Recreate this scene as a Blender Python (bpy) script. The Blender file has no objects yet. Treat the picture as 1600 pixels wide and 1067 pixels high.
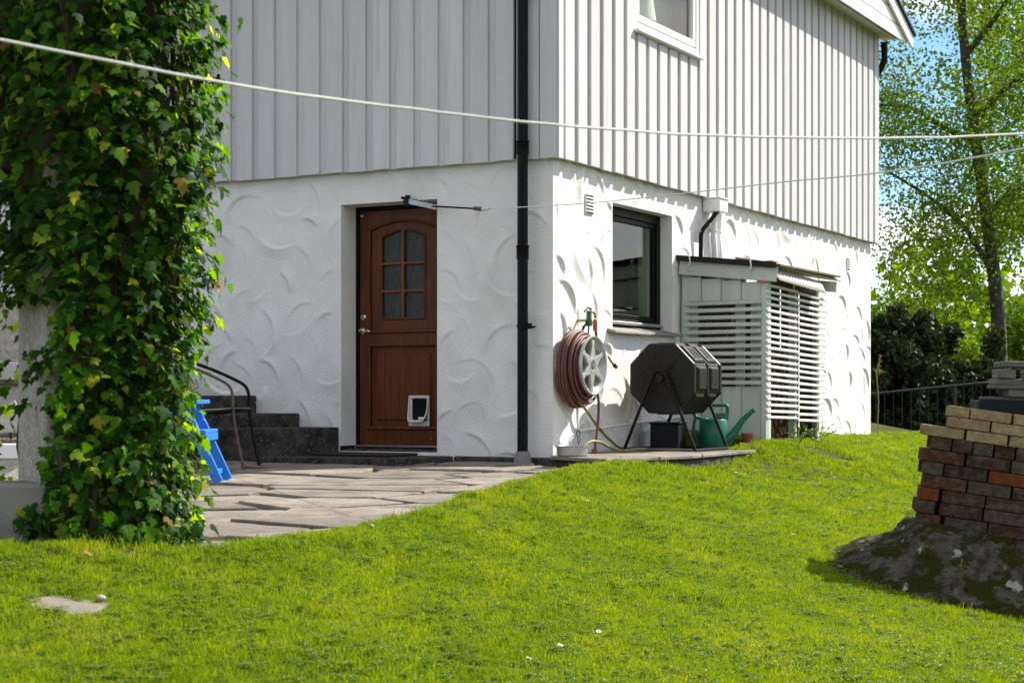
import bpy, bmesh, math, random
import numpy as np
from mathutils import Vector, Matrix

random.seed(7)
rng = np.random.default_rng(7)
scene = bpy.context.scene
COL = scene.collection
R = math.radians

# ---------------------------------------------------------------- camera, sky, sun, exposure
cam_data = bpy.data.cameras.new('camera')
cam = bpy.data.objects.new('camera', cam_data)
COL.objects.link(cam)
cam.location = (0, 0, 1.5)
cam.rotation_euler = (R(90), 0, 0)
cam_data.sensor_width = 36
cam_data.lens = 60.8
cam_data.shift_y = 0.0541
cam_data.clip_end = 3000
cam_data.dof.use_dof = True
cam_data.dof.focus_distance = 13.0
cam_data.dof.aperture_fstop = 7.1
scene.camera = cam

SUN_AZ, SUN_EL = 29.0, 42.0          # azimuth from +X towards +Y
world = bpy.data.worlds.new('World')
scene.world = world
world.use_nodes = True
wt = world.node_tree
wt.nodes.clear()
w_out = wt.nodes.new('ShaderNodeOutputWorld')
w_bg = wt.nodes.new('ShaderNodeBackground')
w_sky = wt.nodes.new('ShaderNodeTexSky')
w_sky.sky_type = 'NISHITA'
w_sky.sun_disc = False
w_sky.sun_elevation = R(SUN_EL)
w_sky.sun_rotation = R(90 - SUN_AZ)
w_sky.air_density = 1.0
w_sky.dust_density = 0.1
w_sky.ozone_density = 4.0
w_tc = wt.nodes.new('ShaderNodeTexCoord')
w_map = wt.nodes.new('ShaderNodeMapping')
w_map.inputs['Scale'].default_value = (1.6, 1.6, 5.0)
w_map.inputs['Location'].default_value = (0.35, 0.1, 0.55)
w_n = wt.nodes.new('ShaderNodeTexNoise')
w_n.inputs['Scale'].default_value = 2.2
w_n.inputs['Detail'].default_value = 7
w_n.inputs['Roughness'].default_value = 0.58
w_r = wt.nodes.new('ShaderNodeValToRGB')
w_r.color_ramp.elements[0].position = 0.44
w_r.color_ramp.elements[0].color = (0, 0, 0, 1)
w_r.color_ramp.elements[1].position = 0.63
w_r.color_ramp.elements[1].color = (1, 1, 1, 1)
w_mx = wt.nodes.new('ShaderNodeMix')
w_mx.data_type = 'RGBA'
w_mx.inputs['B'].default_value = (10.4, 9.7, 8.9, 1)
wt.links.new(w_tc.outputs['Generated'], w_map.inputs['Vector'])
wt.links.new(w_map.outputs['Vector'], w_n.inputs['Vector'])
wt.links.new(w_n.outputs['Fac'], w_r.inputs['Fac'])
wt.links.new(w_r.outputs['Color'], w_mx.inputs['Factor'])
w_hs = wt.nodes.new('ShaderNodeHueSaturation')
w_hs.inputs['Saturation'].default_value = 1.12
wt.links.new(w_sky.outputs['Color'], w_hs.inputs['Color'])
wt.links.new(w_hs.outputs['Color'], w_mx.inputs['A'])
wt.links.new(w_mx.outputs['Result'], w_bg.inputs['Color'])
w_bg.inputs['Strength'].default_value = 0.088
wt.links.new(w_bg.outputs['Background'], w_out.inputs['Surface'])

sun_data = bpy.data.lights.new('sun', 'SUN')
sun_data.energy = 4.6
sun_data.angle = R(0.55)
sun_data.color = (1.0, 0.945, 0.85)
sun = bpy.data.objects.new('sun', sun_data)
COL.objects.link(sun)
sd = Vector((math.cos(R(SUN_EL)) * math.cos(R(SUN_AZ)), math.cos(R(SUN_EL)) * math.sin(R(SUN_AZ)), math.sin(R(SUN_EL))))
sun.rotation_euler = sd.to_track_quat('Z', 'Y').to_euler()
sun.location = (10, 10, 20)

vs = scene.view_settings
vs.view_transform = 'Standard'
vs.look = 'None'
vs.exposure = 1.03
vs.gamma = 1.0
vs.use_curve_mapping = False
scene.render.engine = 'CYCLES'
scene.cycles.use_denoising = True
scene.cycles.max_bounces = 8
scene.cycles.diffuse_bounces = 4
scene.cycles.transparent_max_bounces = 12
scene.cycles.sample_clamp_indirect = 8

# ---------------------------------------------------------------- helpers
class MB:
    def __init__(self):
        self.v = []; self.f = []; self.m = []
    def add(self, verts, faces, m=0):
        o = len(self.v)
        self.v.extend([tuple(p) for p in verts])
        for f in faces:
            self.f.append(tuple(i + o for i in f)); self.m.append(m)
        return self
    def box(self, a, b, m=0, M=None):
        x0, y0, z0 = a; x1, y1, z1 = b
        if x0 > x1: x0, x1 = x1, x0
        if y0 > y1: y0, y1 = y1, y0
        if z0 > z1: z0, z1 = z1, z0
        vs_ = [(x0,y0,z0),(x1,y0,z0),(x1,y1,z0),(x0,y1,z0),(x0,y0,z1),(x1,y0,z1),(x1,y1,z1),(x0,y1,z1)]
        if M is not None: vs_ = [M @ Vector(p) for p in vs_]
        return self.add(vs_, [(0,3,2,1),(4,5,6,7),(0,1,5,4),(1,2,6,5),(2,3,7,6),(3,0,4,7)], m)
    def bar(self, p, q, w, h, m=0, up=(0,0,1)):
        p = Vector(p); q = Vector(q); d = q - p; L = d.length; d.normalize()
        u = Vector(up)
        if abs(d.dot(u)) > 0.98: u = Vector((1,0,0))
        s = d.cross(u).normalized(); u = s.cross(d).normalized()
        M = Matrix((( d.x, s.x, u.x, p.x),(d.y, s.y, u.y, p.y),(d.z, s.z, u.z, p.z),(0,0,0,1)))
        return self.box((0,-w/2,-h/2),(L,w/2,h/2),m,M)
    def tube(self, pts, r, n=8, m=0, caps=True, closed=False):
        P = [Vector(p) for p in pts]; k = len(P)
        rs = r if isinstance(r, (list, tuple)) else [r]*k
        T = []
        for i in range(k):
            if closed: t = P[(i+1) % k] - P[i-1]
            else: t = P[min(i+1,k-1)] - P[max(i-1,0)]
            if t.length < 1e-9: t = Vector((0,0,1))
            T.append(t.normalized())
        a = Vector((0,0,1)) if abs(T[0].z) < 0.9 else Vector((1,0,0))
        N = T[0].cross(a).normalized()
        vv = []
        for i in range(k):
            N = (N - T[i]*N.dot(T[i]))
            if N.length < 1e-6: N = T[i].orthogonal()
            N.normalize(); B = T[i].cross(N)
            for j in range(n):
                t = 2*math.pi*j/n
                vv.append(P[i] + (N*math.cos(t) + B*math.sin(t))*rs[i])
        ff = []
        for i in range(k if closed else k-1):
            i2 = (i+1) % k
            for j in range(n):
                j2 = (j+1) % n
                ff.append((i*n+j, i*n+j2, i2*n+j2, i2*n+j))
        if caps and not closed:
            ff.append(tuple(range(n-1,-1,-1))); ff.append(tuple((k-1)*n+j for j in range(n)))
        return self.add(vv, ff, m)
    def lathe(self, prof, n=24, m=0, M=None, close=False):
        vv = []
        for r, z in prof:
            for j in range(n):
                t = 2*math.pi*j/n
                p = Vector((r*math.cos(t), r*math.sin(t), z))
                vv.append(M @ p if M is not None else p)
        k = len(prof); ff = []
        for i in range(k if close else k-1):
            i2 = (i+1) % k
            for j in range(n):
                j2 = (j+1) % n
                ff.append((i*n+j, i*n+j2, i2*n+j2, i2*n+j))
        return self.add(vv, ff, m)
    def prism(self, poly, z0, z1, m=0, M=None):
        k = len(poly)
        vv = [Vector((x,y,z0)) for x,y in poly] + [Vector((x,y,z1)) for x,y in poly]
        if M is not None: vv = [M @ p for p in vv]
        ff = [tuple(range(k-1,-1,-1)), tuple(range(k,2*k))]
        for i in range(k):
            j = (i+1) % k
            ff.append((i,j,k+j,k+i))
        return self.add(vv, ff, m)
    def mesh(self, name, mats, smooth=False, bevel=0, seg=1):
        me = bpy.data.meshes.new(name)
        me.from_pydata(self.v, [], self.f)
        for mt in (mats if isinstance(mats, (list,tuple)) else [mats]): me.materials.append(mt)
        if any(self.m): me.polygons.foreach_set('material_index', self.m)
        bm = bmesh.new(); bm.from_mesh(me)
        bmesh.ops.recalc_face_normals(bm, faces=bm.faces)
        if bevel:
            es = [e for e in bm.edges if len(e.link_faces) == 2 and e.calc_face_angle(0) > 0.6]
            bmesh.ops.bevel(bm, geom=es, offset=bevel, segments=seg, affect='EDGES', profile=0.6)
        bm.to_mesh(me); bm.free()
        if smooth:
            me.polygons.foreach_set('use_smooth', [True]*len(me.polygons))
            if smooth != 'all': me.set_sharp_from_angle(angle=R(40))
        me.update()
        return me
    def build(self, name, mats, parent=None, **kw):
        return link(name, self.mesh(name, mats, **kw), parent)

def link(name, me, parent=None, loc=None, rot=None):
    o = bpy.data.objects.new(name, me)
    COL.objects.link(o)
    if parent is not None: o.parent = parent
    if loc is not None: o.location = loc
    if rot is not None: o.rotation_euler = rot
    return o
def tag(o, label, cat=None, group=None, kind=None):
    o['label'] = label
    if cat: o['category'] = cat
    if group: o['group'] = group
    if kind: o['kind'] = kind
    return o
def thing(name, label, cat, loc=(0,0,0), rot=(0,0,0), group=None):
    o = link(name, None, None, loc, rot)
    o.empty_display_size = 0.1
    return tag(o, label, cat, group)
def np_mesh(name, V, F, mat, smooth=True):
    me = bpy.data.meshes.new(name)
    V = np.asarray(V, dtype=np.float32); F = np.asarray(F, dtype=np.int32)
    k = F.shape[1]
    me.vertices.add(len(V)); me.vertices.foreach_set('co', V.ravel())
    me.loops.add(F.size); me.loops.foreach_set('vertex_index', F.ravel())
    me.polygons.add(len(F))
    me.polygons.foreach_set('loop_start', np.arange(0, F.size, k, dtype=np.int32))
    me.polygons.foreach_set('loop_total', np.full(len(F), k, dtype=np.int32))
    if smooth: me.polygons.foreach_set('use_smooth', np.ones(len(F), dtype=bool))
    for mt in (mat if isinstance(mat, (list,tuple)) else [mat]): me.materials.append(mt)
    me.update(calc_edges=True); me.validate()
    return me
def smooth_path(pts, n=8):
    P = [Vector(p) for p in pts]; out = []
    for i in range(len(P)-1):
        p0 = P[max(i-1,0)]; p1 = P[i]; p2 = P[i+1]; p3 = P[min(i+2,len(P)-1)]
        for j in range(n):
            t = j/n
            out.append(0.5*((2*p1) + (-p0+p2)*t + (2*p0-5*p1+4*p2-p3)*t*t + (-p0+3*p1-3*p2+p3)*t**3))
    out.append(P[-1]); return out

# value noise (numpy) for terrain and rock shapes
_NT = rng.random((64,64))
def vnoise(x, y):
    x = np.asarray(x, float); y = np.asarray(y, float)
    xi = np.floor(x).astype(int); yi = np.floor(y).astype(int)
    fx = x-xi; fy = y-yi; fx = fx*fx*(3-2*fx); fy = fy*fy*(3-2*fy)
    g = lambda a,b: _NT[a % 64, b % 64]
    return (g(xi,yi)*(1-fx)+g(xi+1,yi)*fx)*(1-fy) + (g(xi,yi+1)*(1-fx)+g(xi+1,yi+1)*fx)*fy
def fbm(x, y, o=4):
    s = 0; a = 0.5
    for i in range(o):
        s = s + a*(vnoise(x*2**i+7.3*i, y*2**i+3.1*i)-0.5); a *= 0.5
    return s

# ---------------------------------------------------------------- materials
def nmat(name):
    m = bpy.data.materials.new(name); m.use_nodes = True
    nt = m.node_tree; nt.nodes.clear()
    out = nt.nodes.new('ShaderNodeOutputMaterial')
    return m, nt, out
def N(nt, t, **kw):
    n = nt.nodes.new(t)
    for k, v in kw.items():
        if k in n.inputs: n.inputs[k].default_value = v
        else: setattr(n, k, v)
    return n
def ramp(nt, fac, stops):
    r = nt.nodes.new('ShaderNodeValToRGB')
    e = r.color_ramp.elements
    while len(e) < len(stops): e.new(0.5)
    for i, (p, c) in enumerate(stops):
        e[i].position = p
        e[i].color = (*c, 1) if len(c) == 3 else c
    nt.links.new(fac, r.inputs['Fac'])
    return r.outputs['Color']
def mixc(nt, fac, a, b, mode='MIX'):
    x = nt.nodes.new('ShaderNodeMix'); x.data_type = 'RGBA'; x.blend_type = mode
    for s, v in (('Factor', fac), ('A', a), ('B', b)):
        if hasattr(v, 'default_value') or hasattr(v, 'is_linked'): nt.links.new(v, x.inputs[s])
        elif s == 'Factor': x.inputs['Factor'].default_value = v
        else: x.inputs[s].default_value = (*v, 1)
    return x.outputs['Result']
def coords(nt, scale=(1,1,1), kind='Object'):
    tc = nt.nodes.new('ShaderNodeTexCoord')
    mp = nt.nodes.new('ShaderNodeMapping'); mp.inputs['Scale'].default_value = scale
    nt.links.new(tc.outputs[kind], mp.inputs['Vector'])
    return mp.outputs['Vector']
def wcoords(nt, scale=(1,1,1)):
    g = nt.nodes.new('ShaderNodeNewGeometry')
    mp = nt.nodes.new('ShaderNodeMapping'); mp.inputs['Scale'].default_value = scale
    nt.links.new(g.outputs['Position'], mp.inputs['Vector'])
    return mp.outputs['Vector']
def noise(nt, vec, scale, detail=4, rough=0.55):
    n = N(nt, 'ShaderNodeTexNoise', Scale=scale, Detail=detail, Roughness=rough)
    nt.links.new(vec, n.inputs['Vector'])
    return n.outputs['Fac']
def mat(name, c1, c2=None, rough=0.7, ns=6.0, stretch=(1,1,1), metal=0.0, bump=0.0, bs=60.0, spec=0.4,
        spots=None, spot_s=30.0, spot_at=0.66, rnd=0.0, stain=None, stain_s=(1,1,1), stain_at=(0.55,0.75), coat=0.0, detail=5):
    m, nt, out = nmat(name)
    p = N(nt, 'ShaderNodeBsdfPrincipled', Roughness=rough, Metallic=metal)
    p.inputs['Specular IOR Level'].default_value = spec
    p.inputs['Coat Weight'].default_value = coat
    vec = wcoords(nt, stretch)
    c2 = c2 or tuple(x*0.8 for x in c1)
    col = ramp(nt, noise(nt, vec, ns, detail), [(0.3, c2), (0.7, c1)])
    if stain:
        sv = wcoords(nt, stain_s)
        f = ramp(nt, noise(nt, sv, 1.0, 6, 0.65), [(stain_at[0], (0,0,0)), (stain_at[1], (1,1,1))])
        col = mixc(nt, f, col, stain)
    if spots:
        f = ramp(nt, noise(nt, wcoords(nt), spot_s, 3), [(spot_at, (0,0,0)), (spot_at+0.05, (1,1,1))])
        col = mixc(nt, f, col, spots)
    if rnd:
        oi = nt.nodes.new('ShaderNodeObjectInfo')
        mr = N(nt, 'ShaderNodeMapRange'); mr.inputs['To Min'].default_value = 1-rnd; mr.inputs['To Max'].default_value = 1+rnd*0.6
        nt.links.new(oi.outputs['Random'], mr.inputs['Value'])
        hs = N(nt, 'ShaderNodeHueSaturation')
        nt.links.new(mr.outputs['Result'], hs.inputs['Value']); nt.links.new(col, hs.inputs['Color'])
        col = hs.outputs['Color']
    nt.links.new(col, p.inputs['Base Color'])
    if bump:
        b = N(nt, 'ShaderNodeBump', Strength=1.0, Distance=bump)
        nt.links.new(noise(nt, wcoords(nt, stretch), bs, 5, 0.6), b.inputs['Height'])
        nt.links.new(b.outputs['Normal'], p.inputs['Normal'])
    nt.links.new(p.outputs['BSDF'], out.inputs['Surface'])
    return m
def leafmat(name, stops, trans=0.4, rough=0.45, patch=0.0, spec=0.4, tcol=1.5, ps=0.6):
    m, nt, out = nmat(name)
    p = N(nt, 'ShaderNodeBsdfPrincipled', Roughness=rough)
    p.inputs['Specular IOR Level'].default_value = spec
    g = nt.nodes.new('ShaderNodeNewGeometry'); oi = nt.nodes.new('ShaderNodeObjectInfo')
    ad = N(nt, 'ShaderNodeMath', operation='ADD')
    nt.links.new(g.outputs['Random Per Island'], ad.inputs[0]); nt.links.new(oi.outputs['Random'], ad.inputs[1])
    fr = N(nt, 'ShaderNodeMath', operation='FRACT'); nt.links.new(ad.outputs[0], fr.inputs[0])
    fac = fr.outputs[0]
    if patch:
        n = noise(nt, wcoords(nt), ps, 4)
        x = nt.nodes.new('ShaderNodeMix'); x.data_type = 'FLOAT'; x.inputs['Factor'].default_value = patch
        mr = N(nt, 'ShaderNodeMapRange'); mr.inputs['From Min'].default_value = 0.32; mr.inputs['From Max'].default_value = 0.68
        nt.links.new(n, mr.inputs['Value'])
        nt.links.new(fac, x.inputs['A']); nt.links.new(mr.outputs['Result'], x.inputs['B'])
        fac = x.outputs['Result']
    col = ramp(nt, fac, stops)
    nt.links.new(col, p.inputs['Base Color'])
    t = nt.nodes.new('ShaderNodeBsdfTranslucent')
    hs = N(nt, 'ShaderNodeHueSaturation', Value=tcol, Saturation=1.1, Hue=0.485); nt.links.new(col, hs.inputs['Color'])
    nt.links.new(hs.outputs['Color'], t.inputs['Color'])
    ms = N(nt, 'ShaderNodeMixShader'); ms.inputs[0].default_value = trans
    nt.links.new(p.outputs['BSDF'], ms.inputs[1]); nt.links.new(t.outputs['BSDF'], ms.inputs[2])
    nt.links.new(ms.outputs[0], out.inputs['Surface'])
    return m
def glassmat(name, tint=(0.9,0.95,0.92), refl=(1,1,1)):
    m, nt, out = nmat(name)
    lwt = N(nt, 'ShaderNodeLayerWeight'); lwt.inputs['Blend'].default_value = 0.5
    pw = N(nt, 'ShaderNodeMath', operation='POWER'); nt.links.new(lwt.outputs['Facing'], pw.inputs[0]); pw.inputs[1].default_value = 4.0
    fr = N(nt, 'ShaderNodeMath', operation='MULTIPLY_ADD'); nt.links.new(pw.outputs[0], fr.inputs[0]); fr.inputs[1].default_value = 0.38; fr.inputs[2].default_value = 0.03
    tr = nt.nodes.new('ShaderNodeBsdfTransparent'); tr.inputs['Color'].default_value = (*tint, 1)
    gl = N(nt, 'ShaderNodeBsdfGlossy', Roughness=0.01); gl.inputs['Color'].default_value = (*refl, 1)
    ms = nt.nodes.new('ShaderNodeMixShader')
    nt.links.new(fr.outputs[0], ms.inputs[0]); nt.links.new(tr.outputs[0], ms.inputs[1]); nt.links.new(gl.outputs[0], ms.inputs[2])
    nt.links.new(ms.outputs[0], out.inputs['Surface'])
    return m

M = {}
M['stucco'] = mat('stucco_white', (0.80,0.785,0.750), (0.72,0.705,0.672), 0.92, 2.5, bump=0.006, bs=75, spec=0.1,
                  stain=(0.52,0.51,0.45), stain_s=(1.6,1.6,1.0), stain_at=(0.55,0.90), spots=(0.38,0.37,0.34), spot_s=42, spot_at=0.735)
M['siding'] = mat('siding_paint', (0.600,0.592,0.592), (0.545,0.538,0.538), 0.6, 3.0, stretch=(6,6,0.5), bump=0.002, bs=16, spec=0.2,
                  stain=(0.32,0.32,0.29), stain_s=(18,18,1.1), stain_at=(0.58,0.86), rnd=0.09, spots=(0.22,0.20,0.17), spot_s=38, spot_at=0.755)
M['white_paint'] = mat('white_paint', (0.80,0.80,0.79), (0.74,0.74,0.73), 0.45, 5)
M['roof'] = mat('roof_black', (0.025,0.025,0.027), None, 0.6)
M['black_plastic'] = mat('black_downpipe', (0.003,0.003,0.0035), (0.006,0.006,0.0065), 0.42, 8, spec=0.12)
M['black_frame'] = mat('black_window_frame', (0.004,0.0035,0.0035), None, 0.45, spec=0.10)
M['wood_door'] = mat('mahogany', (0.150,0.038,0.008), (0.070,0.017,0.004), 0.45, 4.0, stretch=(9,9,0.7), bump=0.0006, bs=20, spec=0.22,
                     stain=(0.03,0.011,0.006), stain_s=(4,4,1.1), stain_at=(0.5,0.8))
M['wood_mid'] = mat('mahogany_muntin', (0.20,0.055,0.014), (0.12,0.03,0.008), 0.35, 5, stretch=(6,6,1))
M['dark_concrete'] = mat('dark_concrete', (0.075,0.069,0.060), (0.018,0.017,0.015), 0.95, 9, bump=0.006, bs=38, spec=0.15,
                         spots=(0.105,0.097,0.087), spot_s=34, spot_at=0.58)
M['concrete'] = mat('concrete_grey', (0.26,0.245,0.22), (0.17,0.16,0.145), 0.95, 6, bump=0.003, bs=60, spec=0.15)
M['roughcast'] = mat('roughcast', (0.50,0.47,0.41), (0.30,0.28,0.24), 0.95, 30, bump=0.02, bs=45, spec=0.1)
M['flag'] = mat('flagstone', (0.275,0.238,0.198), (0.160,0.138,0.114), 0.85, 4.5, bump=0.007, bs=22, spec=0.2, detail=9,
                stain=(0.105,0.095,0.080), stain_s=(3.2,3.2,3.2), stain_at=(0.50,0.72), rnd=0.22, spots=(0.36,0.34,0.31), spot_s=26, spot_at=0.70)
M['bed'] = mat('joint_sand', (0.19,0.145,0.080), (0.055,0.055,0.016), 1.0, 7, bump=0.01, bs=50, spec=0.1, spots=(0.12,0.15,0.02), spot_s=6, spot_at=0.56)
M['slate'] = mat('slate', (0.165,0.15,0.135), (0.075,0.07,0.064), 0.8, 6, stretch=(1,1,6), bump=0.004, bs=25, rnd=0.22, spots=(0.3,0.3,0.28), spot_s=20, spot_at=0.68)
M['sill_slate'] = mat('sill_slate', (0.30,0.27,0.24), (0.20,0.19,0.17), 0.8, 8, bump=0.003, bs=40, rnd=0.2)
M['soil'] = mat('lawn_soil', (0.070,0.085,0.022), (0.055,0.050,0.022), 1.0, 2.5, bump=0.03, bs=25, spec=0.05, spots=(0.09,0.07,0.03), spot_s=3.5, spot_at=0.70)
M['metal'] = mat('galvanised', (0.45,0.45,0.44), (0.32,0.32,0.31), 0.42, 8, metal=0.8)
M['alloy'] = mat('alloy_wheel', (0.50,0.50,0.47), (0.40,0.40,0.38), 0.38, 9, metal=0.55)
M['chrome'] = mat('door_chrome', (0.6,0.58,0.54), None, 0.25, 8, metal=1.0)
M['tube'] = mat('tube_black', (0.004,0.0036,0.0035), (0.010,0.008,0.006), 0.42, 18, spec=0.15)
M['rusty'] = mat('tube_rusty', (0.16,0.10,0.065), (0.05,0.035,0.028), 0.6, 20)
M['blue'] = mat('blue_paint', (0.022,0.21,0.70), (0.018,0.16,0.56), 0.42, 9, bump=0.001, bs=40)
M['tumbler'] = mat('tumbler_plastic', (0.008,0.0072,0.0066), (0.012,0.0108,0.010), 0.40, 6, spec=0.22, bump=0.0008, bs=120, stain=(0.030,0.027,0.023), stain_s=(3,3,3), stain_at=(0.5,0.9))
M['hole'] = mat('slot_dark', (0.004,0.004,0.004), None, 0.9)
M['green_can'] = mat('green_plastic', (0.008,0.135,0.082), (0.006,0.11,0.066), 0.38, 5, spec=0.45)
M['hose_red'] = mat('hose_redbrown', (0.155,0.055,0.040), (0.085,0.032,0.026), 0.5, 12)
M['hose_yellow'] = mat('hose_yellow', (0.26,0.20,0.05), (0.14,0.12,0.04), 0.5, 10)
M['green_plastic'] = mat('tap_green', (0.01,0.13,0.075), None, 0.4)
M['orange'] = mat('orange_plastic', (0.50,0.09,0.03), None, 0.4)
M['brass'] = mat('brass', (0.45,0.30,0.09), None, 0.35, 8, metal=0.9)
M['shed'] = mat('shed_paint', (0.56,0.59,0.55), (0.47,0.50,0.46), 0.6, 4, stretch=(3,3,1), bump=0.001, bs=30, rnd=0.08, spots=(0.25,0.25,0.22), spot_s=22, spot_at=0.74)
M['slat'] = mat('slat_paint', (0.68,0.68,0.65), (0.56,0.56,0.53), 0.55, 6, rnd=0.10)
M['shed_in'] = mat('shed_inside', (0.13,0.085,0.055), (0.07,0.045,0.03), 0.85, 5, stretch=(4,4,1), rnd=0.2)
M['felt'] = mat('roof_felt', (0.014,0.014,0.014), None, 0.8, bump=0.002, bs=60)
M['sheet'] = mat('corrugated_plastic', (0.62,0.58,0.52), (0.46,0.42,0.36), 0.45, 14, stretch=(3,3,0.6), spec=0.4)
M['firewood'] = mat('split_wood', (0.26,0.15,0.08), (0.12,0.07,0.04), 0.85, 9, bump=0.002, bs=40, rnd=0.25)
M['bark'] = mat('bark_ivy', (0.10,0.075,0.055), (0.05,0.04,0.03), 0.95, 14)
M['trunk'] = mat('birch_bark', (0.085,0.072,0.06), (0.020,0.017,0.015), 0.9, 5, stretch=(1,1,3), bump=0.02, bs=12)
M['brick_brown'] = mat('brick_brown', (0.098,0.042,0.024), (0.036,0.019,0.013), 0.95, 34, bump=0.009, bs=70, spec=0.1, rnd=0.32,
                       stain=(0.115,0.092,0.070), stain_s=(16,16,22), stain_at=(0.46,0.70))
M['brick_red'] = mat('brick_red', (0.21,0.060,0.022), (0.12,0.036,0.016), 0.95, 9, stretch=(6,6,1), bump=0.004, bs=40, spec=0.1, rnd=0.2)
M['brick_grey'] = mat('brick_grey', (0.115,0.088,0.062), (0.045,0.033,0.024), 0.95, 32, bump=0.009, bs=70, spec=0.1, rnd=0.2)
M['brick_yellow'] = mat('brick_yellow', (0.36,0.265,0.145), (0.20,0.145,0.078), 0.95, 30, bump=0.008, bs=60, spec=0.1, rnd=0.14, spots=(0.13,0.10,0.06), spot_s=70, spot_at=0.64)
M['rock'] = mat('mossy_rock', (0.165,0.145,0.115), (0.014,0.012,0.010), 0.95, 13, bump=0.06, bs=30, spec=0.05, detail=12,
                stain=(0.036,0.038,0.007), stain_s=(7,7,9), stain_at=(0.45,0.53), spots=(0.40,0.41,0.36), spot_s=9, spot_at=0.64)
M['rope'] = mat('clothes_rope', (0.78,0.77,0.72), (0.66,0.64,0.58), 0.7, 30)
M['railing'] = mat('iron_railing', (0.012,0.012,0.012), None, 0.5)
M['lamp_shade'] = mat('lamp_shade', (0.75,0.74,0.68), None, 0.8)
M['curtain'] = mat('curtain', (0.42,0.45,0.42), (0.34,0.37,0.34), 0.9, 12, stretch=(6,6,0.3))
M['curtain_olive'] = mat('curtain_olive', (0.34,0.38,0.25), (0.26,0.30,0.19), 0.9, 12, stretch=(6,6,0.3))
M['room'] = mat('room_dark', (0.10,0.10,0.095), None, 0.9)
M['door_glass'] = mat('patterned_glass', (0.008,0.010,0.009), (0.050,0.052,0.045), 0.25, 60, stretch=(1,1,0.2), bump=0.004, bs=90, spec=0.22)
M['glass'] = glassmat('window_glass')
M['cat_plastic'] = mat('cat_flap_plastic', (0.70,0.68,0.60), None, 0.4)
M['clear_flap'] = mat('smoked_flap', (0.012,0.012,0.012), None, 0.15, spec=0.6)
M['rubber_mat'] = mat('door_mat', (0.035,0.022,0.016), (0.022,0.015,0.012), 0.95, 40, bump=0.004, bs=160)
M['terracotta'] = mat('terracotta', (0.30,0.075,0.04), None, 0.8)
M['navy'] = mat('dark_crate', (0.007,0.008,0.013), None, 0.5, spec=0.2)
M['pebble'] = mat('pale_pebble', (0.36,0.34,0.31), None, 0.8)
M['petal'] = mat('white_petal', (0.80,0.80,0.78), None, 0.7)
M['dead_leaf'] = mat('dead_leaf', (0.30,0.10,0.03), None, 0.8)
M['far_hill'] = mat('far_hill', (0.05,0.08,0.03), (0.03,0.05,0.022), 1.0, 0.05)

M['ivy'] = leafmat('ivy_leaf', [(0.0,(0.006,0.026,0.003)),(0.40,(0.016,0.058,0.005)),(0.68,(0.042,0.120,0.008)),(0.88,(0.10,0.205,0.014)),(0.945,(0.20,0.28,0.020)),(0.975,(0.36,0.34,0.030)),(0.99,(0.20,0.10,0.04)),(1.0,(0.13,0.07,0.03))], 0.46, 0.6, spec=0.10, tcol=3.0)
M['grass'] = leafmat('grass_blade', [(0.0,(0.045,0.125,0.008)),(0.32,(0.150,0.258,0.010)),(0.70,(0.265,0.350,0.012)),(0.92,(0.37,0.39,0.030)),(1.0,(0.50,0.42,0.17))], 0.45, 0.55, patch=0.42, spec=0.15, tcol=1.35, ps=2.6)
M['weed'] = leafmat('weed_leaf', [(0.0,(0.07,0.15,0.015)),(1.0,(0.15,0.22,0.02))], 0.4, 0.5)
M['birch'] = leafmat('birch_leaf', [(0.0,(0.045,0.105,0.010)),(0.5,(0.10,0.185,0.014)),(0.85,(0.17,0.255,0.018)),(1.0,(0.25,0.31,0.024))], 0.50, 0.5, patch=0.35, spec=0.2, tcol=1.6, ps=0.4)
M['conifer'] = leafmat('conifer_leaf', [(0.0,(0.010,0.020,0.006)),(0.6,(0.020,0.036,0.009)),(1.0,(0.045,0.055,0.014))], 0.18, 0.6, patch=0.3, spec=0.2)
M['bush'] = leafmat('bush_leaf', [(0.0,(0.045,0.105,0.010)),(0.5,(0.10,0.19,0.014)),(1.0,(0.20,0.28,0.02))], 0.45, 0.5, patch=0.4, spec=0.2, ps=0.7)

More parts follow.
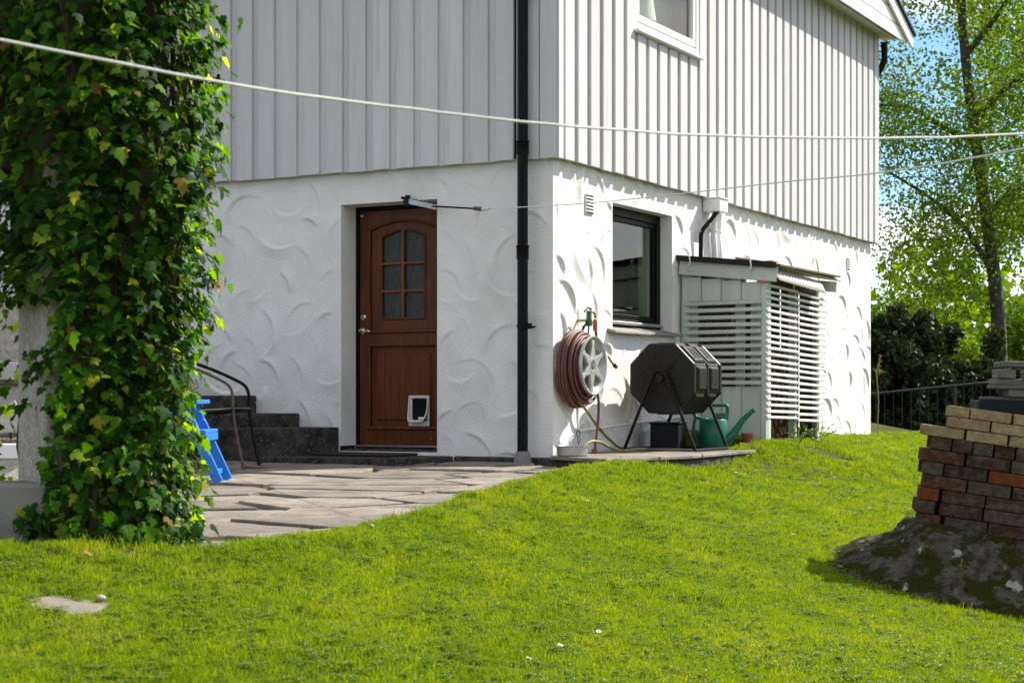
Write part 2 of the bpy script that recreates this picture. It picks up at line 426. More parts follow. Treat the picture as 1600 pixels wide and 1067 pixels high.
# ---------------------------------------------------------------- the lie of the land
CX, CY = 0.314, 13.24                      # foot of the house corner
HROT = math.atan2(0.8798, 0.4754)          # the sunny wall runs along local +x, the shaded wall along local +y
RX, RY = math.cos(HROT), math.sin(HROT)
def hw(t, n, z=0.0):                       # t metres along the sunny wall, n metres out from it
    return Vector((CX + t*RX + n*RY, CY + t*RY - n*RX, z))
def patio_z(y): return 0.985 - 0.017*(13.24 - y)
_BY = np.array([5.6, 5.95, 6.2, 6.7, 7.35, 8.13, 9.09, 10.0, 11.04, 12.0, 12.6, 13.1, 13.7, 14.45, 15.0, 15.05, 40.0])
_BX = np.array([-60, -9.0, -1.75, -1.17, -0.87, -0.60, -0.34, -0.07, 0.245, 0.60, 0.93, 1.12, 1.42, 1.78, 2.15, 1.0, 14.5])
def edge_x(y): return np.interp(y, _BY, _BX)
def lawn_z(x, y):
    x = np.asarray(x, float); y = np.asarray(y, float)
    xx = np.where(x > 6, 6+(x-6)*0.25, x); xx = np.where(xx < -3, -3+(xx+3)*0.3, xx); xx = np.clip(xx, -8, 9)
    yy = np.where(y > 22.6, 22.6-(y-22.6)*1.2, y); yy = np.clip(yy, -4, None); yy = np.where(y > 22.6, np.clip(yy, 6, None), yy)
    z = 0.054 - 0.192*xx + 0.089*yy
    ax, ay, bx, by = 2.15, 14.9, 2.95, 16.5
    k = np.clip(((x-ax)*(bx-ax)+(y-ay)*(by-ay))/((bx-ax)**2+(by-ay)**2), 0, 1)
    d2 = (x-ax-k*(bx-ax))**2 + (y-ay-k*(by-ay))**2
    z = z + 0.13*np.exp(-d2/(2*0.55**2))
    de = x-edge_x(y); z = z + 0.028*np.exp(-(de/0.25)**2)*((y > 6.2) & (y < 12.8))
    z = z + 0.05*fbm(x*0.7+11, y*0.7+5, 3)*np.clip((24-y)/4, 0, 1)
    return z
def ground_z(x, y):
    z = lawn_z(x, y)
    x = np.asarray(x, float); y = np.asarray(y, float)
    ins = np.clip((edge_x(y) - x)/0.12, 0, 1)
    ins = np.where((y > 5.7) & (y < 15.05), ins, 0)
    low = np.minimum(z, patio_z(np.clip(y, 0, 14)) - 0.16)
    z = z*(1-ins) + low*ins
    # under the house
    t = (x-CX)*RX + (y-CY)*RY; s = -(x-CX)*RY + (y-CY)*RX
    return np.where((t > 0.15) & (s > 0.15) & (t < 8.2) & (s < 9), np.minimum(z, 0.6), z)

def axis(dense, lo, hi):
    a = list(dense); st = a[1]-a[0]; v = a[-1]
    k = st
    while v < hi: k *= 1.5; v += k; a.append(v)
    v = a[0]; k = st
    while v > lo: k *= 1.5; v -= k; a.insert(0, v)
    return np.array(a)
gx = axis(np.arange(-3.2, 7.0, 0.06), -900, 900)
gy = axis(np.arange(3.6, 24.0, 0.08), -300, 1500)
GX, GY = np.meshgrid(gx, gy)
GZ = ground_z(GX, GY)
V = np.stack([GX.ravel(), GY.ravel(), GZ.ravel()], 1)
nx, ny = len(gx), len(gy)
ii = (np.arange(ny-1)[:,None]*nx + np.arange(nx-1)[None,:]).ravel()
Fq = np.stack([ii, ii+1, ii+1+nx, ii+nx], 1)
lawn = link('lawn', np_mesh('lawn', V, Fq, M['soil']))
tag(lawn, 'sloping green lawn in front of the white house', 'lawn', kind='structure')

# distant wooded rise beyond the garden
hx = np.linspace(-400, 700, 90)
prof = 7 + 9*vnoise(hx*0.012, hx*0+3) + 3*vnoise(hx*0.06, hx*0+9)
hb = MB()
for i in range(len(hx)-1):
    y0, y1 = 330, 420
    hb.add([(hx[i],y0,-12),(hx[i+1],y0,-12),(hx[i+1],y1,prof[i+1]),(hx[i],y1,prof[i]),(hx[i+1],520,-12),(hx[i],520,-12)],[(0,1,2,3),(3,2,4,5)])
tag(hb.build('hill', M['far_hill'], smooth='all'), 'dark wooded hill far beyond the garden hedge', 'hill', kind='structure')

# ---------------------------------------------------------------- house
house = thing('house', 'white two-storey house with grey-white board siding above a swirled stucco ground floor', 'house', (CX, CY, 0), (0,0,HROT))
SB = 3.32                                     # lower edge of the siding
def rbox(b, t0, t1, n0, n1, z0, z1, m=0): return b.box((t0,-n1,z0),(t1,-n0,z1), m)
def lbox(b, s0, s1, n0, n1, z0, z1, m=0): return b.box((-n1,s0,z0),(-n0,s1,z1), m)

def stucco_height(A, Z, arcs, holes, a_edge0):
    H = np.zeros_like(A)
    av = A[0]; zv = Z[:,0]
    for (ca, cz, r, phi, half, amp) in arcs:
        i0, i1 = np.searchsorted(av, [ca-r-0.1, ca+r+0.1]); j0, j1 = np.searchsorted(zv, [cz-r-0.1, cz+r+0.1])
        if i1 <= i0 or j1 <= j0: continue
        a = A[j0:j1,i0:i1]-ca; z = Z[j0:j1,i0:i1]-cz
        d = np.hypot(a, z); th = np.arctan2(z, a)
        dt = np.abs((th-phi+math.pi) % (2*math.pi) - math.pi)/half
        w = np.clip(1-dt*dt, 0, 1)
        rho = d-r
        g = np.where(rho < 0, np.clip(1+rho/0.014, 0, 1), np.clip(1-rho/0.105, 0, 1)**1.6)
        hh = amp*w*g
        H[j0:j1,i0:i1] = np.maximum(H[j0:j1,i0:i1], hh)
    H += 0.006*fbm(A*3.1, Z*3.1, 3)
    fade = np.clip((A-a_edge0)/0.10, 0, 1)
    for (h0,h1,z0,z1) in holes:
        da = np.maximum(np.maximum(h0-A, A-h1), 0); dz = np.maximum(np.maximum(z0-Z, Z-z1), 0)
        fade = np.minimum(fade, np.clip(np.hypot(da,dz)/0.05, 0, 1))
    return H*fade
def make_arcs(a0, a1, z0, z1, seed, mirror=1):
    r_ = random.Random(seed); arcs = []; pts = []
    tries = 0
    while tries < 6000:
        tries += 1
        a = r_.uniform(a0, a1); z = r_.uniform(z0, z1)
        if any((a-p)**2 + (z-q)**2 < 0.215**2 for p,q in pts): continue
        pts.append((a,z))
        k = r_.random()
        phi = R(38+r_.uniform(-36,36)) if k < 0.55 else (R(138+r_.uniform(-25,25)) if k < 0.86 else R(r_.uniform(200,330)))
        rad = r_.uniform(0.13,0.27)
        if mirror < 0: phi = math.pi-phi
        arcs.append((a-rad*math.cos(phi), z-rad*math.sin(phi), rad, phi, R(r_.uniform(34,68)), (0.007+0.024*r_.random()**1.4)*(1.0 if mirror > 0 else 0.75)))
    return arcs
def stucco_wall(name, side, a0, a1, z0, z1, holes, seed, res=0.0125):
    av = np.unique(np.round(np.concatenate([np.arange(a0, a1, res), [a1]] + [[h[0],h[1]] for h in holes]), 4))
    zv = np.unique(np.round(np.concatenate([np.arange(z0, z1, res), [z1]] + [[h[2],h[3]] for h in holes]), 4))
    A, Z = np.meshgrid(av, zv)
    H = stucco_height(A, Z, make_arcs(a0, a1, z0, z1, seed, 1 if side == 'r' else -1), holes, a0)
    H = H*np.clip((a1-A)/0.05, 0, 1)
    if side == 'r': V = np.stack([A.ravel(), -H.ravel(), Z.ravel()], 1)
    else: V = np.stack([-H.ravel(), A.ravel(), Z.ravel()], 1)
    na, nz = len(av), len(zv)
    ac = (av[:-1]+av[1:])/2; zc = (zv[:-1]+zv[1:])/2
    AC, ZC_ = np.meshgrid(ac, zc)
    keep = np.ones_like(AC, bool)
    for (h0,h1,q0,q1) in holes: keep &= ~((AC > h0)&(AC < h1)&(ZC_ > q0)&(ZC_ < q1))
    ii = (np.arange(nz-1)[:,None]*na + np.arange(na-1)[None,:])[keep]
    F = np.stack([ii, ii+1, ii+1+na, ii+na], 1)
    if side == 'l': F = F[:, ::-1]
    return link(name, np_mesh(name, V, F, M['stucco']), house)
WIN = (1.073, 2.312, 2.05, 3.095)
DOOR = (1.033, 1.948, 1.06, 3.07)
stucco_wall('stucco_wall', 'r', 0.0, 8.30, 0.80, 3.42, [WIN], 3)
stucco_wall('stucco_wall', 'l', 0.0, 4.40, 0.80, 3.42, [DOOR], 12)
b = MB(); lbox(b, 4.40, 9.0, -0.2, 0.0, 0.6, 3.42); b.build('back_wall', M['stucco'], house)
b = MB(); b.box((8.10,0.0,0.6),(8.298,9.0,3.42)); b.build('back_wall', M['stucco'], house)
b = MB(); b.box((0,8.8,0.6),(8.3,9.0,5.8)); b.build('back_wall', M['stucco'], house)
# reveals
b = MB()
rbox(b, WIN[0]-0.12, WIN[0], -0.26, -0.001, WIN[2]-0.1, WIN[3]+0.1); rbox(b, WIN[1], WIN[1]+0.12, -0.26, -0.001, WIN[2]-0.1, WIN[3]+0.1)
rbox(b, WIN[0], WIN[1], -0.26, -0.001, WIN[3], WIN[3]+0.1); rbox(b, WIN[0], WIN[1], -0.26, -0.001, WIN[2]-0.1, WIN[2])
b.build('window_reveal', M['stucco'], house)
b = MB()
lbox(b, DOOR[0]-0.12, DOOR[0], -0.30, -0.001, 0.9, DOOR[3]+0.1); lbox(b, DOOR[1], DOOR[1]+0.12, -0.30, -0.001, 0.9, DOOR[3]+0.1)
lbox(b, DOOR[0], DOOR[1], -0.30, -0.001, DOOR[3], DOOR[3]+0.1)
b.build('door_reveal', M['stucco'], house)
# dark plaster-free foot of the shaded wall
b = MB()
pts = [(-0.05,0.03),(0.4,0.05),(0.8,0.04)]
lbox(b, -0.03, 0.86, 0.0, 0.045, 0.86, 1.035); b.build('footing', M['dark_concrete'], house, bevel=0.012)

# siding boards
PER = 0.2265
def board(w, h, th):
    b = MB(); b.box((-w/2,-th,0),(w/2,0,h)); return b.mesh('siding_board', M['siding'], bevel=0.0025)
OVW, TH = 0.156, 0.022
top_r = 5.80
over_full = board(OVW, top_r-SB, TH); under_full = board(0.15, top_r-SB-0.004, 0.020)
WU = (1.40, 2.69, 4.62, 5.66)                # upper window, outer frame
over_cut = board(OVW, 4.53-SB, TH); under_cut = board(0.15, 4.53-SB, 0.020)
rb = random.Random(5)
for i in range(37):
    t = 0.057 + PER*i + OVW/2
    cut = t > WU[0]-0.04 and t < WU[1]+0.04
    o = link('siding_board', over_cut if cut else over_full, house, (t, -0.057, SB+rb.uniform(-0.004,0.004)))
    tu = t + PER/2
    cut = tu > WU[0]-0.06 and tu < WU[1]+0.06
    if i < 36: link('siding_board', under_cut if cut else under_full, house, (tu, -0.036, SB+0.006+rb.uniform(-0.003,0.003)))
link('siding_board', under_full, house, (0.02, -0.036, SB+0.006))
over_l = board(OVW, 2.5, TH); under_l = board(0.15, 2.5, 0.020)
for i in range(31):
    s = 0.303 + PER*i + OVW/2
    o = link('siding_board', over_l, house, (-0.057, s, SB+rb.uniform(-0.005,0.005)), (0,0,-math.pi/2))
    link('siding_board', under_l, house, (-0.036, s+PER/2, SB+0.004+rb.uniform(-0.003,0.003)), (0,0,-math.pi/2))
link('siding_board', under_l, house, (-0.036, 0.215, SB), (0,0,-math.pi/2))
# corner boards
b = MB(); lbox(b, -0.062, 0.075, 0.057, 0.080, SB-0.002, top_r); b.build('corner_board', M['siding'], house, bevel=0.003)
b = MB(); lbox(b, 0.090, 0.20, 0.036, 0.062, SB, top_r); b.build('corner_board', M['siding'], house, bevel=0.003)
b = MB(); rbox(b, -0.0565, 0.020, 0.040, 0.080, SB-0.002, top_r); b.build('corner_board', M['siding'], house, bevel=0.003)
b = MB(); rbox(b, 8.225, 8.375, 0.058, 0.080, SB-0.002, top_r); b.build('corner_board', M['siding'], house, bevel=0.003)
b = MB(); b.box((8.375,-0.05,SB),(8.395,9,5.8)); b.build('side_wall', M['siding'], house)
b = MB(); rbox(b, 0.0, WU[0]-0.03, -0.1, 0.012, SB+0.02, 5.8); rbox(b, WU[1]+0.03, 8.37, -0.1, 0.012, SB+0.02, 5.8)
rbox(b, WU[0], WU[1], -0.1, 0.012, SB+0.02, WU[2]-0.02); rbox(b, WU[0], WU[1], -0.1, 0.012, WU[3], 5.8)
lbox(b, 0.2, 9.0, -0.2, 0.012, SB+0.02, 5.8)
b.build('sheathing', M['roof'], house)

# gable above the siding: soffit, horizontal boards, bargeboards, roof
b = MB()
for k in range(5): rbox(b, -0.55, 8.72, 0.012+k*0.06, 0.068+k*0.06, 5.80, 5.815)
b.build('soffit', M['white_paint'], house, bevel=0.002)
RIDGE_T, EAVE_Z, SL = 4.15, 5.735, math.tan(R(20.5))
for k in range(11):
    z0 = EAVE_Z + k*0.155
    half = (RIDGE_T + 0.42) - max(0, (z0+0.12-5.87))/SL
    if half < 0.2: break
    b = MB(); rbox(b, RIDGE_T-half, RIDGE_T+half, 0.302, 0.322, z0, z0+0.145)
    b.build('gable_board', M['white_paint'], house, bevel=0.003)
b = MB(); rbox(b, -0.05, 8.35, 0.28, 0.300, 5.74, 7.2 if False else 5.95); b.build('gable_backing', M['roof'], house)
zr = 5.80 + 4.57*SL
for sgn in (-1, 1):
    e = RIDGE_T + sgn*4.70
    b = MB(); b.bar((e,-0.345,5.77),(RIDGE_T,-0.345,5.77+4.70*SL),0.032,0.15); b.build('bargeboard', M['white_paint'], house, bevel=0.003)
    b = MB(); b.bar((e+sgn*0.04,-0.33,5.86),(RIDGE_T,-0.33,5.86+4.74*SL),0.12,0.035); b.build('roof_edge', M['roof'], house)
    b = MB(); b.add([(e,-0.38,5.85),(RIDGE_T,-0.38,5.85+4.70*SL),(RIDGE_T,9.4,5.85+4.70*SL),(e,9.4,5.85),(e,-0.38,5.90),(RIDGE_T,-0.38,5.90+4.70*SL),(RIDGE_T,9.4,5.90+4.70*SL),(e,9.4,5.90)],
                [(0,1,2,3),(4,5,6,7),(0,1,5,4),(2,3,7,6),(0,3,7,4),(1,2,6,5)])
    b.build('roof', M['roof'], house)
b = MB(); b.tube([(8.45,-0.12,5.72),(8.46,-0.12,5.5),(8.43,-0.02,5.3)],0.04,8); b.build('rear_gutter_pipe', M['black_plastic'], house, smooth=True)

# downpipe
dp = MB(); dp.tube([(-0.125,0.197,1.06),(-0.125,0.197,5.6)],0.041,16); dpo = dp.build('downpipe', M['black_plastic'], house, smooth=True)
for z in (2.60, 3.40):
    b = MB(); b.lathe([(0.041,z-0.05),(0.048,z-0.05),(0.048,z+0.04),(0.052,z+0.045),(0.052,z+0.055),(0.041,z+0.06)],16,M=Matrix.Translation((-0.125,0.197,0)))
    b.build('joint_sleeve', M['black_plastic'], dpo, smooth=True)
for z in (2.04, 4.6):
    b = MB(); b.lathe([(0.041,z-0.012),(0.046,z-0.012),(0.046,z+0.012),(0.041,z+0.012)],16,M=Matrix.Translation((-0.125,0.197,0)))
    b.box((-0.15,0.120,z-0.022),(-0.115,0.155,z+0.022)); b.tube([(-0.13,0.14,z),(-0.02,0.14,z)],0.006,6); b.tube([(-0.13,0.125,z-0.01),(-0.13,0.09,z-0.012)],0.006,6)
    b.build('pipe_clamp', M['black_plastic'], dpo, smooth=True)
b = MB(); b.lathe([(0.0,0.965),(0.075,0.965),(0.07,1.0),(0.055,1.075),(0.05,1.085),(0.0,1.085)],18,M=Matrix.Translation((-0.125,0.197,0))); b.build('drain_socket', M['concrete'], dpo, smooth=True)

# wall vents
for (t0,t1,z0,z1,c) in ((0.555,0.700,2.955,3.115,6),(7.345,7.470,2.945,3.085,5)):
    b = MB(); rbox(b, t0, t1, 0.002, 0.012, z0, z1); v = b.build('vent', M['stucco'], house, bevel=0.003)
    st = (z1-z0)/c
    for k in range(c):
        b = MB(); b.add([(t0+0.012,-0.0135,z0+st*(k+0.22)),(t1-0.012,-0.0135,z0+st*(k+0.22)),(t1-0.012,-0.0135,z0+st*(k+0.66)),(t0+0.012,-0.0135,z0+st*(k+0.66))],[(0,1,2,3)])
        b.build('louvre_gap', M['rusty'], v)
        b = MB(); b.bar((t0+0.01,-0.015,z0+st*(k+0.72)),(t1-0.01,-0.015,z0+st*(k+0.72)),0.014,0.005); b.build('louvre', M['white_paint'], v)

# lower window
lw = link('window', None, house)
b = MB(); FD = -0.11
fz0, fz1 = 2.085, WIN[3]
rbox(b, WIN[0], WIN[1], FD-0.06, FD, fz1-0.075, fz1); rbox(b, WIN[0], WIN[1], FD-0.06, FD, fz0, fz0+0.07)
rbox(b, WIN[0], WIN[0]+0.07, FD-0.06, FD, fz0+0.07, fz1-0.075); rbox(b, WIN[1]-0.085, WIN[1], FD-0.06, FD, fz0+0.07, fz1-0.075)
b.build('frame', M['black_frame'], lw, bevel=0.006)
b = MB(); a0,a1,c0,c1 = WIN[0]+0.07, WIN[1]-0.085, fz0+0.07, fz1-0.075
rbox(b, a0, a1, FD-0.05, FD-0.015, c1-0.045, c1); rbox(b, a0, a1, FD-0.05, FD-0.015, c0, c0+0.045)
rbox(b, a0, a0+0.045, FD-0.05, FD-0.015, c0+0.045, c1-0.045); rbox(b, a1-0.045, a1, FD-0.05, FD-0.015, c0+0.045, c1-0.045)
b.build('sash', M['black_frame'], lw, bevel=0.005)
b = MB(); rbox(b, a0+0.03, a1-0.03, FD-0.036, FD-0.030, c0+0.03, c1-0.03); b.build('pane', M['glass'], lw)
b = MB(); rbox(b, WIN[0]+0.02, WIN[1]-0.02, FD, FD+0.035, fz0+0.022, fz0+0.05); b.build('drip_rail', M['metal'], lw, bevel=0.005)
for (t0,t1,dz,sk) in ((0.96,1.66,0.0,0.02),(1.66,2.40,0.006,-0.03)):
    b = MB(); b.add([(t0,0.12,2.088+dz),(t1,0.12,2.088+dz),(t1+sk,-0.085,2.043+dz),(t0+sk*0.4,-0.075,2.043+dz),
                     (t0,0.12,2.060+dz),(t1,0.12,2.060+dz),(t1+sk,-0.085,2.020+dz),(t0+sk*0.4,-0.075,2.020+dz)],
                    [(0,1,2,3),(4,5,6,7),(0,1,5,4),(1,2,6,5),(2,3,7,6),(3,0,4,7)])
    b.build('sill_stone', M['sill_slate'], lw, bevel=0.004)

# upper window
uw = link('window', None, house)
b = MB()
rbox(b, WU[0]-0.075, WU[1]+0.075, 0.03, 0.125, 4.535, 4.560); b.build('sill', M['white_paint'], uw, bevel=0.006)
b = MB()
rbox(b, WU[0], WU[1], 0.03, 0.078, 4.575, 4.625); b.build('apron_rail', M['white_paint'], uw, bevel=0.006)
b = MB(); n0,n1 = 0.02,0.07
rbox(b, WU[0], WU[1], n0, n1, 4.640, 4.700); rbox(b, WU[0], WU[1], n0, n1, WU[3]-0.06, WU[3])
rbox(b, WU[0], WU[0]+0.06, n0, n1, 4.70, WU[3]-0.06); rbox(b, WU[1]-0.06, WU[1], n0, n1, 4.70, WU[3]-0.06)
b.build('frame', M['white_paint'], uw, bevel=0.006)
b = MB(); rbox(b, WU[0]+0.05, WU[1]-0.05, 0.034, 0.040, 4.69, WU[3]-0.05); b.build('pane', M['glass'], uw)
b = MB(); rbox(b, WU[1], WU[1]+0.05, 0.02, 0.078, 4.57, WU[3]); rbox(b, WU[0]-0.05, WU[0], 0.02, 0.078, 4.57, WU[3]); b.build('casing', M['white_paint'], uw, bevel=0.004)
# rooms behind the windows
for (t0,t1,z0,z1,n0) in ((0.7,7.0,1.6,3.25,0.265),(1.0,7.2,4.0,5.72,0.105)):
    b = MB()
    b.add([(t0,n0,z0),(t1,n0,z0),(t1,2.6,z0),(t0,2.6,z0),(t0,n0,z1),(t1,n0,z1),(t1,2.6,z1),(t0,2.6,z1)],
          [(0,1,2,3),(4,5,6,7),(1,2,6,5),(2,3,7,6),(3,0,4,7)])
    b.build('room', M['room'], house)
def curtain(name, label, t0, t1, y, z0, z1, m, waves):
    b = MB(); n = 60
    vv = []
    for i in range(n+1):
        t = t0+(t1-t0)*i/n; yy = y + 0.025*math.sin(i/n*waves*2*math.pi) + 0.008*math.sin(i/n*waves*5.1)
        vv += [(t,yy,z0),(t+0.01*math.sin(i),yy,z1)]
    b.add(vv, [(2*i,2*i+2,2*i+3,2*i+1) for i in range(n)])
    o = b.build(name, m, None, smooth='all'); o.location = (CX,CY,0); o.rotation_euler = (0,0,HROT)
    tag(o, label, 'curtain')
    sm = o.modifiers.new('thickness', 'SOLIDIFY'); sm.thickness = 0.003
curtain('curtain', 'thin grey curtain gathered inside the upper window', 2.42, 2.95, 0.26, 4.50, 5.62, M['curtain'], 7)
curtain('curtain', 'olive green curtain hanging straight at the right of the upper window', 2.90, 3.30, 0.24, 4.50, 5.62, M['curtain_olive'], 3)
curtain('curtain', 'pale green curtain inside the dark-framed lower window', 2.26, 2.52, 0.275, 2.05, 3.20, M['curtain_olive'], 4)
lamp = thing('table_lamp', 'white cone-shaded table lamp standing inside the upper window', 'lamp', hw(2.16,-0.24,4.64), (0,0,0))
b = MB(); b.lathe([(0.145,0.16),(0.095,0.50),(0.092,0.50),(0.141,0.16)],28, close=True); b.build('lamp_shade', M['lamp_shade'], lamp, smooth=True)
b = MB(); b.lathe([(0.0,-0.18),(0.07,-0.18),(0.07,-0.16),(0.02,-0.13),(0.018,0.10),(0.03,0.13),(0.03,0.2),(0,0.2)],14); b.build('lamp_foot', M['tube'], lamp, smooth=True)
b = MB(); rbox(b, 1.3, 3.4, -0.45, -0.105, 4.42, 4.46); b.build('inner_shelf', M['white_paint'], house)

# ---------------------------------------------------------------- the door
DP = -0.226                                     # door leaf plane, set back in the wall
door = link('door', None, house)
b = MB()
lbox(b, 1.033, 1.075, DP-0.07, DP+0.012, 1.09, 3.07); lbox(b, 1.915, 1.948, DP-0.07, DP+0.012, 1.09, 3.07); lbox(b, 1.075, 1.915, DP-0.07, DP+0.012, 3.035, 3.07)
b.build('door_frame', M['black_frame'], door, bevel=0.004)
ds0, ds1, dz0, dz1 = 1.078, 1.912, 1.108, 3.032
# leaf built as stiles, rails and panels
L_in, R_in = 1.815, 1.175
def arch(s, base, rise, c=None, half=None):
    c = (L_in+R_in)/2 if c is None else c; half = (L_in-R_in)/2 if half is None else half
    u = (s-c)/half
    return base + rise*max(0, math.cos(u*math.pi/2))**1.0 if abs(u) < 1 else base
b = MB()
lbox(b, L_in, ds1, DP-0.045, DP, dz0, dz1); lbox(b, ds0, R_in, DP-0.045, DP, dz0, dz1)
lbox(b, R_in, L_in, DP-0.045, DP, dz0, 1.245); lbox(b, R_in, L_in, DP-0.045, DP, 1.925, 2.030)
n = 20
for i in range(n):       # arched top rail
    s0 = R_in+(L_in-R_in)*i/n; s1 = R_in+(L_in-R_in)*(i+1)/n
    z0a, z1a = arch(s0, 2.875, 0.065), arch(s1, 2.875, 0.065)
    b.add([(-DP,s0,z0a),(-DP,s1,z1a),(-DP,s1,dz1),(-DP,s0,dz1),(-DP+0.045,s0,z0a),(-DP+0.045,s1,z1a),(-DP+0.045,s1,dz1),(-DP+0.045,s0,dz1)],
          [(0,1,2,3),(7,6,5,4),(0,4,5,1),(3,2,6,7)])
b.build('door_leaf', M['wood_door'], door)
b = MB(); lbox(b, R_in, L_in, DP-0.038, DP-0.018, 1.24, 1.93); lbox(b, R_in+0.06, L_in-0.06, DP-0.020, DP-0.008, 1.31, 1.86); b.build('lower_panel', M['wood_door'], door, bevel=0.006)
def mould(pts, r, name='moulding'):
    b = MB(); b.tube(pts, r, 8); b.build(name, M['wood_door'], door, smooth=True)
xm = -DP-0.004
mould([(xm,R_in-0.02,1.245),(xm,L_in+0.02,1.245)],0.015); mould([(xm,R_in-0.01,1.925),(xm,L_in+0.01,1.925)],0.014); mould([(xm,R_in-0.01,2.035),(xm,L_in+0.01,2.035)],0.014)
mould([(xm,L_in,1.245),(xm,L_in,1.925)],0.010); mould([(xm,R_in,1.245),(xm,R_in,1.925)],0.010)
mould([(xm,L_in,2.035),(xm,L_in,2.875)],0.010); mould([(xm,R_in,2.035),(xm,R_in,2.875)],0.010)
mould([(xm,R_in+(L_in-R_in)*i/24,arch(R_in+(L_in-R_in)*i/24,2.878,0.065)) for i in range(25)],0.012)
# glazed part: field around the panes with six openings
gs0, gs1, gz0, gz1 = 1.290, 1.705, 2.140, 2.815
gc = (gs0+gs1)/2
b = MB()
q = DP-0.012
lbox(b, gs1, L_in, q-0.03, q, 2.03, 2.9); lbox(b, R_in, gs0, q-0.03, q, 2.03, 2.9); lbox(b, gs0, gs1, q-0.03, q, 2.03, gz0)
for i in range(n):
    s0 = gs0+(gs1-gs0)*i/n; s1 = gs0+(gs1-gs0)*(i+1)/n
    f = lambda s: arch(s, gz1, 0.052, gc, (gs1-gs0)/2)
    t0_, t1_ = arch(s0,2.875,0.065), arch(s1,2.875,0.065)
    b.add([(-q,s0,f(s0)),(-q,s1,f(s1)),(-q,s1,t1_),(-q,s0,t0_),(-q+0.03,s0,f(s0)),(-q+0.03,s1,f(s1)),(-q+0.03,s1,t1_),(-q+0.03,s0,t0_)],[(0,1,2,3),(7,6,5,4),(0,4,5,1)])
b.build('glazing_field', M['wood_door'], door)
rows = [2.140, 2.365, 2.592, 2.880]
for r_ in range(3):
    for c_ in range(2):
        s0, s1 = (gs0, gc) if c_ == 0 else (gc, gs1)
        b = MB(); lbox(b, s0, s1, q-0.022, q-0.016, rows[r_], min(rows[r_+1], 2.868)); b.build('pane', M['door_glass'], door)
xm = -q
for z in rows[1:3]: 
    b = MB(); b.tube([(xm,gs0,z),(xm,gs1,z)],0.0125,8); b.build('muntin', M['wood_mid'], door, smooth=True)
b = MB(); b.tube([(xm-0.002,gc,gz0),(xm-0.002,gc,2.868)],0.0135,8); b.build('muntin', M['wood_mid'], door, smooth=True)
for pts in ([(xm,gs0,gz0),(xm,gs1,gz0)],[(xm,gs0,gz0),(xm,gs0,gz1)],[(xm,gs1,gz0),(xm,gs1,gz1)],[(xm,gs0+(gs1-gs0)*i/16,arch(gs0+(gs1-gs0)*i/16,gz1,0.052,gc,(gs1-gs0)/2)) for i in range(17)]):
    b = MB(); b.tube(pts,0.010,8); b.build('glazing_bead', M['wood_door'], door, smooth=True)
# furniture
TX = Matrix.Rotation(-math.pi/2, 4, 'Y')
def on_door(s, z): return Matrix.Translation((-DP, s, z)) @ TX
b = MB(); b.lathe([(0,0),(0.027,0),(0.027,0.006),(0.018,0.016),(0.0,0.016)],18,M=on_door(1.878,2.158)); lk = b.build('lock', M['chrome'], door, smooth=True)
b = MB(); b.box((-DP-0.020,1.874,2.148),(-DP-0.016,1.882,2.162)); b.build('keyhole', M['hole'], lk)
b = MB(); b.lathe([(0,0),(0.026,0),(0.026,0.006),(0.012,0.014),(0.010,0.05),(0.0,0.05)],16,M=on_door(1.885,2.045))
b.tube(smooth_path([(-DP-0.052,1.885,2.047),(-DP-0.056,1.86,2.055),(-DP-0.056,1.83,2.038),(-DP-0.054,1.80,2.046),(-DP-0.050,1.785,2.035)],5),[0.010]*10+[0.009]*11,8)
b.build('handle', M['chrome'], door, smooth=True)
b = MB(); b.lathe([(0,0),(0.018,0),(0.018,0.004),(0.011,0.012),(0,0.012)],14,M=on_door(1.893,2.998)); b.build('door_stud', M['chrome'], door, smooth=True)
b = MB(); b.lathe([(0,0),(0.014,0),(0.014,0.004),(0.009,0.010),(0,0.010)],14,M=on_door(1.225,1.155)); b.build('door_stud', M['rusty'], door, smooth=True)
# cat flap
cf = link('cat_flap', None, door)
fs0, fs1, fz0, fz1 = 1.236, 1.434, 1.262, 1.512
b = MB(); x0 = DP+0.012
lbox(b, fs0, fs1, DP, x0, fz0, fz0+0.045); lbox(b, fs0, fs1, DP, x0, fz1-0.024, fz1); lbox(b, fs0, fs0+0.024, DP, x0, fz0+0.045, fz1-0.024); lbox(b, fs1-0.034, fs1, DP, x0, fz0+0.045, fz1-0.024)
cf_ = b.build('flap_frame', M['cat_plastic'], door, bevel=0.004)
b = MB()
rim = smooth_path([(-DP-0.014,fs1-0.012,fz1-0.02),(-DP-0.030,fs1-0.012,fz0+0.12),(-DP-0.058,fs1-0.030,fz0+0.045),(-DP-0.060,(fs0+fs1)/2,fz0+0.040),(-DP-0.058,fs0+0.040,fz0+0.045),(-DP-0.030,fs0+0.012,fz0+0.12),(-DP-0.014,fs0+0.012,fz1-0.02)],5)
b.tube(rim,0.007,6)
k = len(rim); inn = [(-DP-0.012, p.y+((fs0+fs1)/2-p.y)*0.12, p.z+0.012) for p in rim]
b.add([tuple(p) for p in rim]+inn, [(i,i+1,k+i+1,k+i) for i in range(k-1)])
b.build('flap_hood', M['cat_plastic'], cf_, smooth=True)
b = MB(); lbox(b, fs0+0.022, fs1-0.032, DP+0.001, DP+0.004, fz0+0.04, fz1-0.02); b.build('flap', M['clear_flap'], cf_)
b = MB(); lbox(b, fs0+0.035, fs0+0.10, DP+0.006, DP+0.018, fz0+0.055, fz0+0.075); b.build('flap_latch', M['cat_plastic'], cf_)
bpy.data.objects.remove(cf)
